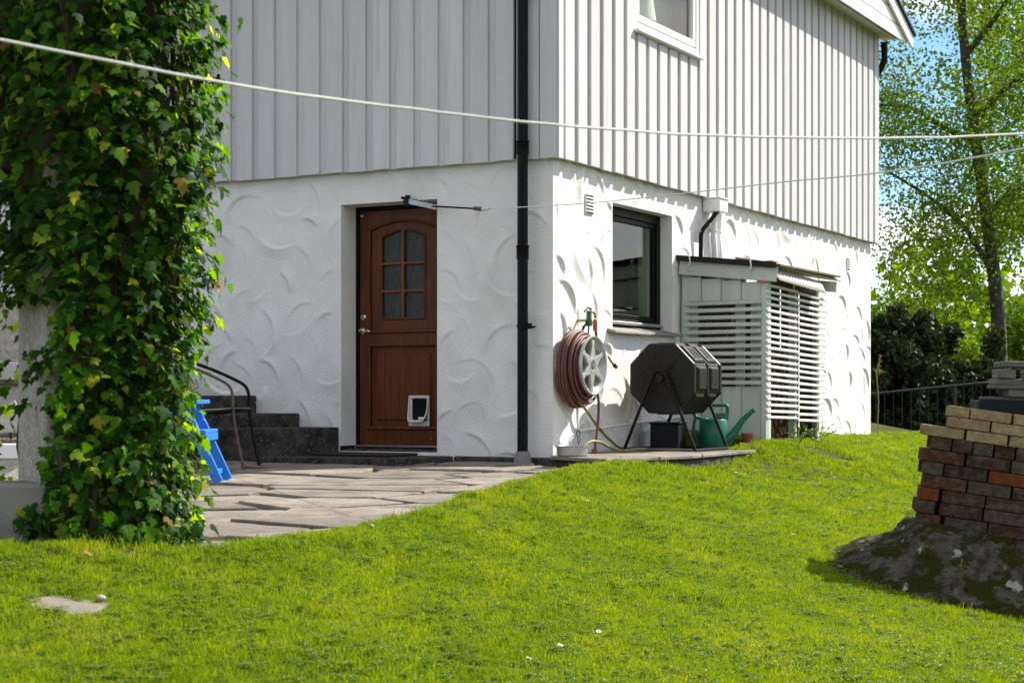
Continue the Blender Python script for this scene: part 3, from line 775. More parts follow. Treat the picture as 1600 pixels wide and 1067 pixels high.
# sill under the door
b = MB(); lbox(b, 1.034, 1.947, DP-0.06, -0.012, 0.9, 1.075); lbox(b, 1.034, 1.947, DP-0.05, DP+0.03, 1.075, 1.105); b.build('door_sill', M['dark_concrete'], door, bevel=0.006)
b = MB(); lbox(b, 1.04, 1.94, DP+0.03, DP+0.038, 1.092, 1.106); b.build('sill_strip', M['metal'], door)
b = MB(); lbox(b, 1.9475, 1.955, -0.20, 0.004, 1.06, 1.10); b.build('tar_strip', M['hole'], house)

# ---------------------------------------------------------------- steps, door slab, patio
def wobble_poly(poly, n_sub, amp, rr):
    out = []
    k = len(poly)
    for i in range(k):
        a = Vector(poly[i]); c = Vector(poly[(i+1) % k]); d = c-a; L = d.length
        if L < 1e-6: continue
        nrm = Vector((-d.y, d.x))/L
        m_ = max(1, int(L/n_sub))
        for j in range(m_):
            p = a + d*(j/m_)
            out.append(p + nrm*rr.uniform(-amp, amp)*(0.4 if j == 0 else 1) + d.normalized()*rr.uniform(-amp, amp)*0.5)
    return [(p.x, p.y) for p in out]
steps = thing('concrete_steps', 'dark weathered concrete steps climbing along the shaded wall beside the door', 'steps', (CX,CY,0), (0,0,HROT))
sr = random.Random(3)
for (s0, s1, n1, z0, z1) in ((1.965,4.6,0.78,0.93,1.253),(2.36,4.6,0.70,1.20,1.365),(2.80,4.6,0.60,1.30,1.512),(3.5,4.6,0.56,1.45,1.66)):
    poly = [(-0.002,s0+0.0),(-n1*0.45,s0+0.0),(-n1+0.02,s0+0.16),(-n1,s0+0.5),(-n1,s1),(-0.002,s1)]
    b = MB(); b.prism(wobble_poly(poly, 0.08, 0.006, sr), z0, z1); b.build('step', M['dark_concrete'], steps, bevel=0.014, seg=2)
slab = thing('door_slab', 'low dark concrete slab on the ground in front of the brown door', 'slab', (CX,CY,0), (0,0,HROT))
b = MB(); b.prism(wobble_poly([(-0.03,0.87),(-0.80,0.88),(-0.86,1.9),(-0.8,2.3),(-0.03,2.3)], 0.1, 0.008, sr), 0.90, 1.035); b.build('slab_block', M['dark_concrete'], slab, bevel=0.015, seg=2)
dm = MB(); dm.box((-0.50,1.16,1.037),(-0.08,1.90,1.056))
o = dm.build('doormat', M['rubber_mat'], None, bevel=0.006); o.location = (CX,CY,0); o.rotation_euler = (0,0,HROT)
tag(o, 'dark brown doormat lying on the slab before the door', 'doormat')

def clip(poly, p, nrm):
    out = []
    for i in range(len(poly)):
        a = poly[i]; c = poly[(i+1) % len(poly)]
        da = (a[0]-p[0])*nrm[0]+(a[1]-p[1])*nrm[1]; dc = (c[0]-p[0])*nrm[0]+(c[1]-p[1])*nrm[1]
        if da <= 0: out.append(a)
        if da*dc < 0:
            k = da/(da-dc); out.append((a[0]+(c[0]-a[0])*k, a[1]+(c[1]-a[1])*k))
    return out
patio = link('patio', None); tag(patio, 'grey flagstone patio with mossy joints between lawn and door', 'patio', kind='structure')
bed = MB()
ys = np.linspace(6.1, 15.0, 60)
for i in range(len(ys)-1):
    y0, y1 = ys[i], ys[i+1]
    wl0 = CX - (y0-CY)*RY/RX*1.0; 
    xr0, xr1 = float(edge_x(y0))+0.01, float(edge_x(y1))+0.01
    if y1 > 13.2: xr0 = min(xr0, 0.35); xr1 = min(xr1, 0.35)
    xl = -9
    bed.add([(xl,y0,patio_z(y0)-0.016),(max(xl+.01,xr0),y0,patio_z(y0)-0.016),(max(xl+.01,xr1),y1,patio_z(y1)-0.016),(xl,y1,patio_z(y1)-0.016)],[(0,1,2,3)])
bed.build('joint_bed', M['bed'], patio)
fr = random.Random(21)
seeds = []
for k in range(5000):
    x = fr.uniform(-5.2, 1.3); y = fr.uniform(5.9, 14.6)
    if x > edge_x(y)+0.05 or y < 6.1: continue
    if all(((x-a)/1.25)**2 + ((y-c)/0.85)**2 > (0.44+0.22*abs(math.sin(3.1*x+5.3*y)))**2 for a,c in seeds): seeds.append((x,y))
wn = (RX, RY)                                   # normal of the shaded wall, pointing into the house
for (x,y) in seeds:
    poly = [(x-1.6,y-1.6),(x+1.6,y-1.6),(x+1.6,y+1.6),(x-1.6,y+1.6)]
    for (a,c) in seeds:
        if (a,c) == (x,y) or abs(a-x) > 2.6 or abs(c-y) > 2.6: continue
        dx, dy = a-x, c-y; wx, wy = dx/1.25**2, dy/0.85**2
        L = math.hypot(wx, wy); gap = 0.016+0.028*abs(math.sin(31.7*(x+a)+17.3*(y+c)))
        poly = clip(poly, ((x+a)/2-wx/L*gap, (y+c)/2-wy/L*gap), (wx/L, wy/L))
        if len(poly) < 3: break
    if len(poly) < 3: continue
    poly = clip(poly, (CX-0.03*RX, CY-0.03*RY), wn)
    if y > 12.2: poly = clip(poly, (0.36, 12.8), (0.85, 0.53))
    for dy_ in (-1.0, -0.5, 0.0, 0.5, 1.0):          # cut to the lawn edge
        if not 6.05 < y+dy_ < 12.6 or len(poly) < 3: continue
        ea, eb = float(edge_x(y+dy_-0.1)), float(edge_x(y+dy_+0.1)); L = math.hypot(0.2, eb-ea)
        poly = clip(poly, ((ea+eb)/2-0.01, y+dy_), (0.2/L, -(eb-ea)/L))
    if len(poly) >= 3: poly = clip(poly, (-1.0, 6.15), (0.0, -1.0))
    if len(poly) < 3: continue
    cx = sum(p[0] for p in poly)/len(poly); cy = sum(p[1] for p in poly)/len(poly)
    poly = wobble_poly(poly, 0.11, 0.012, fr)
    ax, ay = fr.uniform(-0.008,0.008), fr.uniform(-0.008,0.008); dz = fr.uniform(-0.006,0.016)
    b = MB(); b.prism([(p[0]-cx,p[1]-cy) for p in poly], -0.060, 0.0)
    o = b.build('flagstone', M['flag'], patio, bevel=0.006)
    o.location = (cx, cy, patio_z(cy)+dz); o.rotation_euler = (ax+0.017, ay, 0)

# raised stone slab under the sunny wall
plinth = thing('stone_plinth', 'raised concrete plinth topped with flagstones along the sunny wall', 'plinth', (CX,CY,0), (0,0,HROT))
pl = [(0.02,-0.02),(-0.33,-0.17),(-0.73,-0.80),(0.3,-1.0),(1.6,-0.98),(2.44,-0.86),(2.44,-0.02)]
b = MB(); b.prism(wobble_poly(pl, 0.09, 0.008, fr), 0.86, 1.030); b.build('plinth_core', M['dark_concrete'], plinth, bevel=0.012)
for (t0,t1) in ((-0.75,-0.02),(-0.005,0.62),(0.635,1.30),(1.315,1.95),(1.965,2.46)):
    poly = [(-5,-5),(5,-5),(5,5),(-5,5)]
    poly = [(0.03,-0.03),(-0.36,-0.16),(-0.77,-0.82),(0.3,-1.03),(1.6,-1.0),(2.46,-0.88),(2.46,-0.03)]
    poly = clip(poly, (t0,0), (-1,0.12)); poly = clip(poly, (t1,0), (1,-0.12))
    if len(poly) < 3: continue
    b = MB(); b.prism(wobble_poly(poly, 0.12, 0.010, fr), 1.034, 1.062); b.build('flagstone', M['flag'], plinth, bevel=0.006)
PZ = 1.063

# ---------------------------------------------------------------- fixtures on the sunny wall
HL = dict(loc=(CX,CY,0), rot=(0,0,HROT))
jb = thing('cable_box', 'white cable box under the siding with a black cable and two pipes below', 'cable box', **HL)
b = MB(); rbox(b, 3.0, 3.21, 0.012, 0.178, 3.195, 3.315); b.build('box_body', M['white_paint'], jb, bevel=0.006)
b = MB(); rbox(b, 2.99, 3.22, 0.012, 0.190, 3.315, 3.327); b.build('box_lid', M['white_paint'], jb, bevel=0.003)
b = MB(); b.tube(smooth_path([(3.06,-0.13,3.20),(2.95,-0.10,3.10),(2.86,-0.06,3.00),(2.86,-0.05,2.88),(2.86,-0.05,2.60)],6),0.020,8); b.build('black_cable', M['black_plastic'], jb, smooth=True)
for (t0,t1) in ((3.10,3.26),(3.22,3.40)):
    b = MB(); b.tube([(t0,-0.09,3.20),(t0+0.05,-0.055,3.0),(t1,-0.05,2.55)],0.026,10); p = b.build('white_pipe', M['white_paint'], jb, smooth=True)
    b = MB(); b.tube([(t0+0.045,-0.06,3.035),(t0+0.048,-0.058,3.025)],0.0285,10); b.build('pipe_tie', M['tube'], p)
b = MB(); b.tube([(2.86,-0.05,3.01),(2.86,-0.05,2.995)],0.023,8); b.build('cable_clip', M['metal'], jb)

wp = thing('water_pipe', 'thin white water pipe running low along the sunny wall', 'pipe', **HL)
b = MB(); b.tube(smooth_path([(0.352,-0.035,1.62),(0.355,-0.035,1.30),(0.38,-0.035,1.235),(0.46,-0.035,1.238),(1.0,-0.035,1.262),(2.12,-0.035,1.310),(2.46,-0.035,1.325)],5),0.011,8); b.build('pipe_run', M['white_paint'], wp, smooth=True)
for t in (0.7,1.4,2.0):
    b = MB(); b.box((t-0.01,-0.05,1.235+0.045*t/1.4-0.008),(t+0.01,-0.004,1.235+0.045*t/1.4+0.030)); b.build('pipe_clip', M['white_paint'], wp)

tap = thing('garden_tap', 'garden tap with green valve and orange hose coupling above the wheel reel', 'tap', **HL)
b = MB(); b.tube([(0.42,-0.002,2.10),(0.42,-0.09,2.10)],0.012,8); b.tube(smooth_path([(0.42,-0.085,2.10),(0.44,-0.10,2.16),(0.49,-0.11,2.165),(0.51,-0.115,2.12)],5),0.011,8); b.build('tap_body', M['brass'], tap, smooth=True)
b = MB(); b.lathe([(0,0),(0.026,0),(0.03,0.03),(0.022,0.06),(0.022,0.12),(0,0.12)],10,M=Matrix.Translation((0.425,-0.10,2.055))); b.build('valve', M['green_plastic'], tap, smooth=True)
b = MB(); b.tube([(0.34,-0.10,2.165),(0.41,-0.10,2.20),(0.47,-0.10,2.185)],0.008,6); b.tube([(0.40,-0.10,2.10),(0.33,-0.09,2.02),(0.30,-0.05,1.98)],0.009,6); b.build('tap_lever', M['tube'], tap, smooth=True)
b = MB(); b.lathe([(0,0),(0.016,0),(0.019,0.02),(0.019,0.075),(0.015,0.09),(0,0.09)],12,M=Matrix.Translation((0.505,-0.115,2.02))); b.build('hose_coupling', M['orange'], tap, smooth=True)
b = MB(); b.tube(smooth_path([(0.42,-0.10,2.055),(0.42,-0.095,1.99),(0.425,-0.08,1.93)],4),0.008,6); b.tube([(0.40,-0.06,2.06),(0.395,-0.05,1.94)],0.006,6); b.build('thin_tube', M['green_plastic'], tap, smooth=True)

# wheel rim used as hose reel
WT, WZ = 0.243, 1.742
AX = Matrix.Rotation(math.pi/2, 4, 'X')         # lathe axis +z -> local -y (out of the wall)
MR = Matrix.Translation((WT, 0, WZ)) @ AX
reel = thing('hose_reel', 'six-spoked alloy car wheel mounted on the sunny wall as hose reel', 'hose reel', **HL)
b = MB(); b.lathe([(0.215,0.235),(0.226,0.238),(0.230,0.228),(0.226,0.212),(0.205,0.200),(0.185,0.16),(0.180,0.05),(0.205,0.025),(0.222,0.015),(0.222,0.008),(0.17,0.010),(0.165,0.05),(0.168,0.16),(0.190,0.195),(0.205,0.215)],48,close=True,M=MR)
b.build('rim', M['alloy'], reel, smooth=True)
for k in range(6):
    a = R(60*k+28)
    Mk = MR @ Matrix.Rotation(a, 4, 'Z')
    poly = [(0.045,-0.040),(0.09,-0.034),(0.15,-0.016),(0.200,-0.026),(0.200,0.026),(0.15,0.016),(0.09,0.034),(0.045,0.040)]
    b = MB(); b.prism(poly, 0.196, 0.224, M=Mk); b.build('spoke', M['alloy'], reel, bevel=0.006, seg=2)
b = MB(); b.lathe([(0.036,0.19),(0.036,0.215),(0.042,0.226),(0.060,0.226),(0.066,0.214),(0.066,0.19)],28,M=MR); b.lathe([(0.0,0.02),(0.03,0.02),(0.03,0.17),(0.0,0.17)],12,M=MR); b.build('hub', M['alloy'], reel, smooth=True)
b = MB(); b.lathe([(0.0,0.004),(0.178,0.004),(0.178,0.012),(0,0.012)],28,M=MR); b.build('back_disc', M['hole'], reel)

hose = thing('garden_hose', 'red-brown garden hose coiled on the wheel rim with its end hanging down', 'hose', **HL)
b = MB(); hr = random.Random(8)
b2 = MB()
for layer, (rad, turns, n0, n1) in enumerate(((0.202,8,0.040,0.190),(0.226,7,0.048,0.180),(0.249,6,0.040,0.170),(0.268,4,0.035,0.125))):
    pts = []
    steps_n = turns*30
    ph = hr.uniform(0,6)
    for i in range(steps_n+1):
        u = i/steps_n; a = u*turns*2*math.pi
        nn = n0+(n1-n0)*(u if layer % 2 == 0 else 1-u) + 0.005*math.sin(a*0.5+ph)
        sag = 0.014*layer*max(0,-math.sin(a))*(1+0.6*math.sin(3.3*u*turns+ph))
        rr_ = rad + sag + 0.004*math.sin(a*0.37+ph)
        pts.append(MR @ Vector((rr_*math.cos(a), rr_*math.sin(a), nn)))
    (b2 if layer == 1 else b).tube(pts, 0.0115, 7)
b.build('hose_coil', M['hose_red'], hose, smooth='all')
b2.build('hose_coil', M['hose_red'], hose, smooth='all')
b = MB(); b.tube(smooth_path([(0.512,-0.115,2.03),(0.52,-0.12,1.97),(0.505,-0.14,1.93),(0.44,-0.15,1.90)],6),0.0115,8); b.build('hose_feed', M['hose_red'], hose, smooth='all')
b = MB(); b.tube(smooth_path([(0.385,-0.19,1.56),(0.392,-0.20,1.44),(0.375,-0.20,1.28),(0.335,-0.20,1.14),(0.318,-0.20,1.09)],6),0.0115,8); b.build('hose_end', M['hose_red'], hose, smooth='all')
b = MB(); b.tube([(0.318,-0.20,1.095),(0.314,-0.20,1.066)],[0.022,0.026],10); b.build('hose_foot', M['terracotta'], hose, smooth=True)
b = MB(); b.tube(smooth_path([(0.545,-0.21,1.82),(0.565,-0.225,1.78),(0.595,-0.235,1.755)],4),0.009,7); b.build('nozzle_tail', M['hose_yellow'], hose, smooth='all')
b = MB(); b.tube([(0.593,-0.235,1.757),(0.605,-0.238,1.747)],0.015,8,0); b.tube([(0.605,-0.238,1.747),(0.628,-0.242,1.735)],0.0165,8,1); b.build('nozzle', [M['tube'],M['brass']], hose)
yh = thing('yellow_hose', 'olive yellow hose slanting down the wall and curling over the plinth', 'hose', **HL)
b = MB(); b.tube(smooth_path([(0.14,-0.15,1.47),(0.30,-0.15,1.38),(0.55,-0.13,1.25),(0.80,-0.11,1.15),(1.02,-0.10,1.085),(1.25,-0.12,1.076),(1.6,-0.16,1.074),(1.85,-0.10,1.10),(1.95,-0.06,1.16)],6),0.011,8); b.build('hose_slant', M['hose_yellow'], yh, smooth='all')
b = MB(); b.tube(smooth_path([(0.02,-0.24,1.115),(0.12,-0.26,1.158),(0.26,-0.28,1.150),(0.42,-0.30,1.10),(0.60,-0.32,1.076),(0.82,-0.34,1.084),(1.0,-0.36,1.078)],6),0.012,8); b.build('hose_loop', M['hose_yellow'], yh, smooth='all')
b = MB()
b.tube([(0.345+0.028*math.cos(a),-0.045,1.215+0.028*math.sin(a)) for a in np.linspace(0,6.0,18)],0.003,5)
b.tube([(0.355+0.022*math.cos(a),-0.045,1.165+0.024*math.sin(a)) for a in np.linspace(1.2,6.8,16)],0.003,5)
b.tube(smooth_path([(0.352,-0.045,1.145),(0.355,-0.045,1.115),(0.335,-0.045,1.095),(0.35,-0.05,1.066)],4),0.003,5)
o = b.build('wire_loops', M['tube'], None, smooth='all'); o.location = (CX,CY,0); o.rotation_euler = (0,0,HROT)
tag(o, 'thin dark wire twisted in loops hanging from the white pipe corner', 'wire')

# pan on the plinth
pan = thing('metal_pan', 'dented grey metal pan standing on the plinth at the house corner', 'pan', hw(-0.33,0.33,PZ), (0,0,0.4))
b = MB(); b.lathe([(0.0,0.0),(0.105,0.0),(0.112,0.006),(0.116,0.070),(0.128,0.074),(0.128,0.078),(0.112,0.078),(0.104,0.068),(0.100,0.012),(0,0.012)],32); b.build('pan_body', M['metal'], pan, smooth=True)
b = MB(); b.box((0.1135,-0.012,0.042),(0.1165,0.0,0.054)); b.build('pan_hole', M['hole'], pan)

# ---------------------------------------------------------------- compost tumbler
TUM = thing('compost_tumbler', 'black eight-sided compost tumbler on a tubular A-frame stand by the wall', 'composter', hw(1.00,0.47,PZ), (0,0,HROT))
# local: x along drum axis, y towards the wall, z up
ZT = 0.585; RF = 0.282
def octa(rf, ang0=22.5): return [(rf/math.cos(R(22.5))*math.cos(R(ang0+45*k)), rf/math.cos(R(22.5))*math.sin(R(ang0+45*k))) for k in range(8)]
MX = Matrix(((0,0,1,0),(1,0,0,0),(0,1,0,ZT),(0,0,0,1)))     # prism x->y, y->z, z->x
b = MB(); b.prism(octa(RF-0.012), 0.03, 0.57, M=MX); drum = b.build('drum', M['tumbler'], TUM, bevel=0.012, seg=2)
for x0, x1 in ((0.0,0.045),(0.555,0.60)):
    b = MB(); b.prism(octa(RF), x0, x1, M=MX); b.build('end_cap', M['tumbler'], TUM, bevel=0.014, seg=2)
b = MB(); b.prism(octa(RF-0.002), 0.285, 0.315, M=MX); b.build('middle_band', M['tumbler'], drum, bevel=0.004)
for k in range(8):
    a = R(45*k)
    cu, su = math.cos(a), math.sin(a)
    for (xa, xb) in ((0.07,0.27),(0.33,0.53)):
        Mp = Matrix(((0,0,1,0),(cu,-su,0,0),(su,cu,0,ZT),(0,0,0,1)))     # local (radial, tangential, axial)
        r0 = RF-0.012
        b = MB()
        w0, w1 = 0.104, 0.082
        vv = [(r0-0.004,-w0,xa),(r0-0.004,w0,xa),(r0-0.004,w0,xb),(r0-0.004,-w0,xb),(r0+0.020,-w1,xa+0.025),(r0+0.020,w1,xa+0.025),(r0+0.020,w1,xb-0.025),(r0+0.020,-w1,xb-0.025)]
        b.add([Mp @ Vector(p) for p in vv],[(0,1,5,4),(1,2,6,5),(2,3,7,6),(3,0,4,7),(4,5,6,7)])
        b.build('side_panel', M['tumbler'], drum, bevel=0.004)
        if k in (0,6,7,1,2):
            pass
        for j in range(4):
            b = MB(); xx = xa+0.040+j*0.032+(0.012 if j > 1 else 0)
            sk = 0.014*(1 if k % 2 else -1)
            vv = [(r0+0.0215,-0.058,xx+sk),(r0+0.0215,0.058,xx-sk),(r0+0.0215,0.058,xx-sk+0.018),(r0+0.0215,-0.058,xx+sk+0.018)]
            b.add([Mp @ Vector(p) for p in vv],[(0,1,2,3)])
            b.build('air_slot', M['hole'], drum)
# flower emboss and slots on the end facing the garden
for x, sx in ((-0.001,-1),(0.601,1)):
    for k in range(6):
        a = R(60*k+12)
        pts = []
        for u in np.linspace(0,1,9): pts.append((0.055+u*0.150, 0.030*math.sin(math.pi*u**0.85)))
        for u in np.linspace(1,0,9)[1:]: pts.append((0.055+u*0.150, -0.030*math.sin(math.pi*u**0.85)))
        p3 = [Vector((x, pu*math.cos(a)-pv*math.sin(a), ZT+pu*math.sin(a)+pv*math.cos(a))) for pu,pv in pts]
        b = MB(); b.tube(p3[:-1],0.0026,5,closed=True); b.build('petal_rib', M['tumbler'], TUM, smooth='all')
    for a_ in (42,132,222,312):
        a = R(a_); c_, s_ = math.cos(a), math.sin(a)
        b = MB(); vv = []
        for (pu,pv) in ((0.095,-0.016),(0.150,-0.018),(0.160,0.0),(0.150,0.018),(0.095,0.016)): vv.append((x+sx*0.0004, pu*c_-pv*s_, ZT+pu*s_+pv*c_))
        b.add(vv,[(0,1,2,3,4)]); b.build('end_slot', M['hole'], TUM)
    b = MB(); b.lathe([(0,0),(0.050,0),(0.050,0.010),(0.034,0.014),(0.030,0.045),(0.0,0.045)],20,M=Matrix.Translation((x,0,ZT)) @ Matrix.Rotation(sx*math.pi/2,4,'Y')); b.build('hub', M['tumbler'], TUM, smooth=True)
for x in (-0.045, 0.645):
    b = MB()
    arc = [(x,0.062*math.cos(R(a)),ZT+0.062*math.sin(R(a))) for a in range(15,166,15)]
    b.tube([(x,0.33,0.012),(x,0.31,0.025)]+arc[:1] if False else [(x,0.31,0.012)]+arc+[(x,-0.31,0.012)],0.0135,10); b.build('leg_frame', M['tube'], TUM, smooth=True)
for y in (0.31,-0.31):
    b = MB(); b.tube([(-0.045,y,0.0145),(0.645,y,0.0145)],0.0125,8); b.build('foot_bar', M['tube'], TUM, smooth=True)
b = MB(); b.tube([(-0.045,0.31,0.0145),(-0.045,-0.31,0.0145)],0.0120,8); b.build('foot_bar', M['rusty'], TUM, smooth=True)
b = MB(); b.tube([(0.645,0.31,0.0145),(0.645,-0.31,0.0145)],0.0120,8); b.build('foot_bar', M['tube'], TUM, smooth=True)

crate = thing('dark_crate', 'dark blue-black plastic crate tucked under the compost tumbler', 'crate', hw(1.62,0.26,PZ), (0,0,HROT+0.2))
b = MB()
for (x0,x1,y0,y1) in ((-0.16,0.16,-0.12,-0.108),(-0.16,0.16,0.108,0.12),(-0.16,-0.148,-0.108,0.108),(0.148,0.16,-0.108,0.108)): b.box((x0,y0,0.0),(x1,y1,0.21))
b.box((-0.148,-0.108,0.0),(0.148,0.108,0.012)); b.build('crate_body', M['navy'], crate, bevel=0.003)
b = MB(); b.box((-0.17,-0.13,0.211),(0.17,0.13,0.226)); b.build('crate_lid', M['navy'], crate, bevel=0.004)

# watering can
CAN = thing('watering_can', 'green plastic watering can with long spout standing beside the slatted shed', 'watering can', hw(1.86,0.57,PZ), (0,0,R(-4)))
b = MB(); b.lathe([(0.0,0.0),(0.112,0.0),(0.120,0.010),(0.122,0.12),(0.118,0.235),(0.108,0.250),(0.0,0.255)],28); body = b.build('can_body', M['green_can'], CAN, smooth=True)
b = MB(); b.tube(smooth_path([(-0.05,0,0.245),(-0.145,0,0.27),(-0.155,0,0.33),(-0.10,0,0.362),(0.03,0,0.368),(0.115,0,0.362),(0.118,0,0.29),(0.105,0,0.22)],6),0.015,8); b.build('can_handle', M['green_can'], CAN, smooth='all')
b = MB(); b.tube(smooth_path([(-0.15,0,0.26),(-0.165,0,0.18),(-0.150,0,0.10),(-0.115,0,0.06)],5),0.014,8); b.build('rear_handle', M['green_can'], CAN, smooth='all')
b = MB(); b.box((0.02,-0.05,0.25),(0.11,0.05,0.30)); b.box((0.01,-0.06,0.29),(0.115,0.06,0.30)); b.build('filler_neck', M['green_can'], CAN, bevel=0.01)
b = MB(); b.tube([(0.09,0,0.05),(0.17,0,0.13),(0.25,0,0.245),(0.325,0,0.315),(0.345,0,0.325)],[0.044,0.036,0.024,0.018,0.021],12); b.build('spout', M['green_can'], CAN, smooth=True)
pot = thing('small_pot', 'small red-brown clay pot by the foot of the shed', 'pot', hw(2.38,0.68,1.075), (0,0,0))
b = MB(); b.lathe([(0,0),(0.032,0),(0.042,0.085),(0.047,0.085),(0.047,0.11),(0.040,0.11),(0.034,0.01),(0,0.01)],18); b.build('pot_body', M['terracotta'], pot, smooth=True)

# ---------------------------------------------------------------- slatted wood store
SH = thing('wood_store', 'small lean-to wood store with white slats and black felt roof against the sunny wall', 'wood store', (CX,CY,0), (0,0,HROT))
t0, t1, n1 = 2.49, 3.99, 0.80
def ztop(n): return 2.665 - 0.105*n
for (t,n,w,d) in ((t0,0.02,0.09,0.05),(t0,n1-0.07,0.10,0.07),(t0+0.76,n1-0.055,0.07,0.05),(t1-0.07,n1-0.055,0.07,0.05),(t1-0.07,0.02,0.07,0.05)):
    b = MB(); rbox(b, t, t+d, n, n+w if t == t0 else n+0.05, 1.0, ztop(n)-0.03); b.build('post', M['shed'], SH, bevel=0.004)
# upright boards on the near end: top band and bottom band
nb = 4
for k in range(nb):
    a = 0.03+k*0.187; e = a+0.18
    b = MB(); rbox(b, t0-0.022, t0-0.002, a, e, 2.345, ztop(a)-0.10); b.build('end_board', M['shed'], SH, bevel=0.003)
for k in range(4):
    a = 0.03+k*0.187; e = a+0.18
    b = MB(); rbox(b, t0-0.022, t0-0.002, a, e, 1.09, 1.59); b.build('end_board', M['shed'], SH, bevel=0.003)
b = MB(); rbox(b, t0-0.034, t0+0.0, 0.775, 0.825, 1.06, ztop(0.8)-0.02); b.build('corner_post', M['shed'], SH, bevel=0.004)
def sl_end(z):
    b = MB(); b.box((-0.014,-0.355,-0.017),(0.014,0.355,0.017)); return b
me = sl_end(0).mesh('end_slat', M['shed'], bevel=0.004)
sr = random.Random(4)
for k in range(12):
    o = link('end_slat', me, SH, (t0-0.046, -0.425+sr.uniform(-0.006,0.006), 2.325-k*0.0635), (R(sr.uniform(-0.6,0.6)),0,0))
b = MB(); rbox(b, t0-0.032, t0-0.002, 0.03, 0.10, 1.595, 2.345); b.build('batten', M['shed'], SH, bevel=0.003)
b = MB(); rbox(b, t0+0.02, t0+0.04, 0.02, 0.16, 1.59, 2.345); b.build('inner_board', M['shed'], SH)
b = MB(); rbox(b, t0+0.02, t0+0.04, 0.52, 0.60, 1.59, 2.345); rbox(b, t0+0.02, t0+0.04, 0.66, 0.79, 1.59, 2.345); b.build('inner_board', M['shed'], SH)
# front slats in two lengths per row
b = MB(); b.box((-0.40,-0.011,-0.0120),(0.40,0.011,0.0120)); meA = b.mesh('front_slat', M['slat'], bevel=0.004)
tilt = R(1.55)
for k in range(22):
    z = 2.470 - k*0.0545
    for h, (ta, off) in enumerate(((t0+0.36, 0.0),(t0+1.14, -0.012))):
        link('front_slat', meA, SH, (ta, -(n1+0.028+0.012*h), z - (ta-t0)*math.tan(tilt)+off*h+sr.uniform(-0.003,0.003)), (0, tilt+R(sr.uniform(-0.4,0.4)), 0))
b = MB(); rbox(b, t0+0.745, t0+0.80, n1-0.005, n1+0.012, 1.05, 2.46); b.build('front_batten', M['shed'], SH)
b = MB(); rbox(b, t0+0.02, t0+0.09, n1-0.004, n1+0.012, 1.05, 2.48); b.build('front_batten', M['shed'], SH)
b = MB(); rbox(b, t1-0.12, t1-0.05, n1-0.004, n1+0.012, 1.05, 2.44); b.build('front_batten', M['shed'], SH)
# roof: fascia, felt, purlin ends and corrugated skirt
b = MB(); b.bar((t0-0.05,-0.02,2.655),(t0-0.05,-0.93,2.560),0.026,0.135); b.build('fascia', M['shed'], SH, bevel=0.004)
b = MB(); b.add([(t0-0.085,0.0,2.728),(t0-0.085,-0.97,2.628),(t1+0.10,-0.97,2.628),(t1+0.10,0.0,2.728),(t0-0.085,0.0,2.745),(t0-0.085,-0.97,2.645),(t1+0.10,-0.97,2.645),(t1+0.10,0,2.745)],[(0,1,2,3),(4,5,6,7),(0,1,5,4),(1,2,6,5),(2,3,7,6),(3,0,4,7)])
b.build('roof_board', M['shed_in'], SH)
b = MB(); b.bar((t0-0.088,0.004,2.735),(t0-0.088,-0.93,2.637),0.012,0.050); b.build('felt_edge', M['felt'], SH)
b = MB(); b.add([(t0-0.09,0.0,2.750),(t0-0.09,-0.62,2.686),(t1+0.105,-0.62,2.686),(t1+0.105,0.0,2.750),(t0-0.09,0.0,2.757),(t0-0.09,-0.62,2.693),(t1+0.105,-0.62,2.693),(t1+0.105,0,2.757)],[(0,1,2,3),(4,5,6,7),(0,1,5,4),(1,2,6,5),(2,3,7,6),(3,0,4,7)])
b.build('roof_felt', M['felt'], SH)
for y in (-0.13,-0.70):
    b = MB(); b.tube(smooth_path([(t0-0.10,y,2.76-0.105*-y*1.0),(t0-0.102,y-0.01,2.70-0.105*-y),(t0-0.085,y+0.015,2.655-0.105*-y),(t0-0.07,y,2.63-0.105*-y)],4),0.0075,6); b.build('roof_tie', M['rope'], SH, smooth='all')
def corrug(path_a, path_b, n, amp, nrm, name, m):
    b = MB(); A, B = Vector(path_a[0]), Vector(path_a[1]); C_, D = Vector(path_b[0]), Vector(path_b[1]); nv = Vector(nrm)
    vv = []
    k = n*6
    for i in range(k+1):
        o_ = nv*amp*math.sin(i/k*n*2*math.pi)
        vv += [A.lerp(B, i/k)+o_, C_.lerp(D, i/k)+o_]
    b.add(vv, [(2*i,2*i+2,2*i+3,2*i+1) for i in range(k)])
    o = b.build(name, m, SH, smooth='all'); s_ = o.modifiers.new('thickness','SOLIDIFY'); s_.thickness = 0.003
corrug(((t0+0.02,-0.885,2.628),(t1-0.30,-0.905,2.572)),((t0-0.08,-0.955,2.510),(t1-0.30,-0.965,2.455)), 15, 0.006, (0,-0.8,0.3), 'corrugated_skirt', M['sheet'])
for k in range(4):
    corrug(((t0+0.02+0.01*k,-0.885+0.004*k,2.640+0.010*k),(t1+0.22-0.05*k,-0.95+0.01*k,2.602+0.010*k)),((t0+0.05,-0.50,2.700+0.010*k),(t1+0.02,-0.42,2.695+0.010*k)), 17, 0.006, (0,0.1,1), 'corrugated_sheet', M['sheet'])
b = MB(); b.box((t0+0.0,-0.87,2.655),(t0+0.16,-0.80,2.685)); b.build('red_tape', M['orange'], SH)
b = MB(); b.box((t0-0.0605,-0.835,2.490),(t0-0.0575,-0.775,2.535)); b.build('red_tape', M['orange'], SH)
b = MB(); b.bar((t1+0.02,-0.75,2.555),(t1+0.02,-0.96,2.535),0.05,0.10); b.build('purlin_end', M['shed'], SH, bevel=0.004)
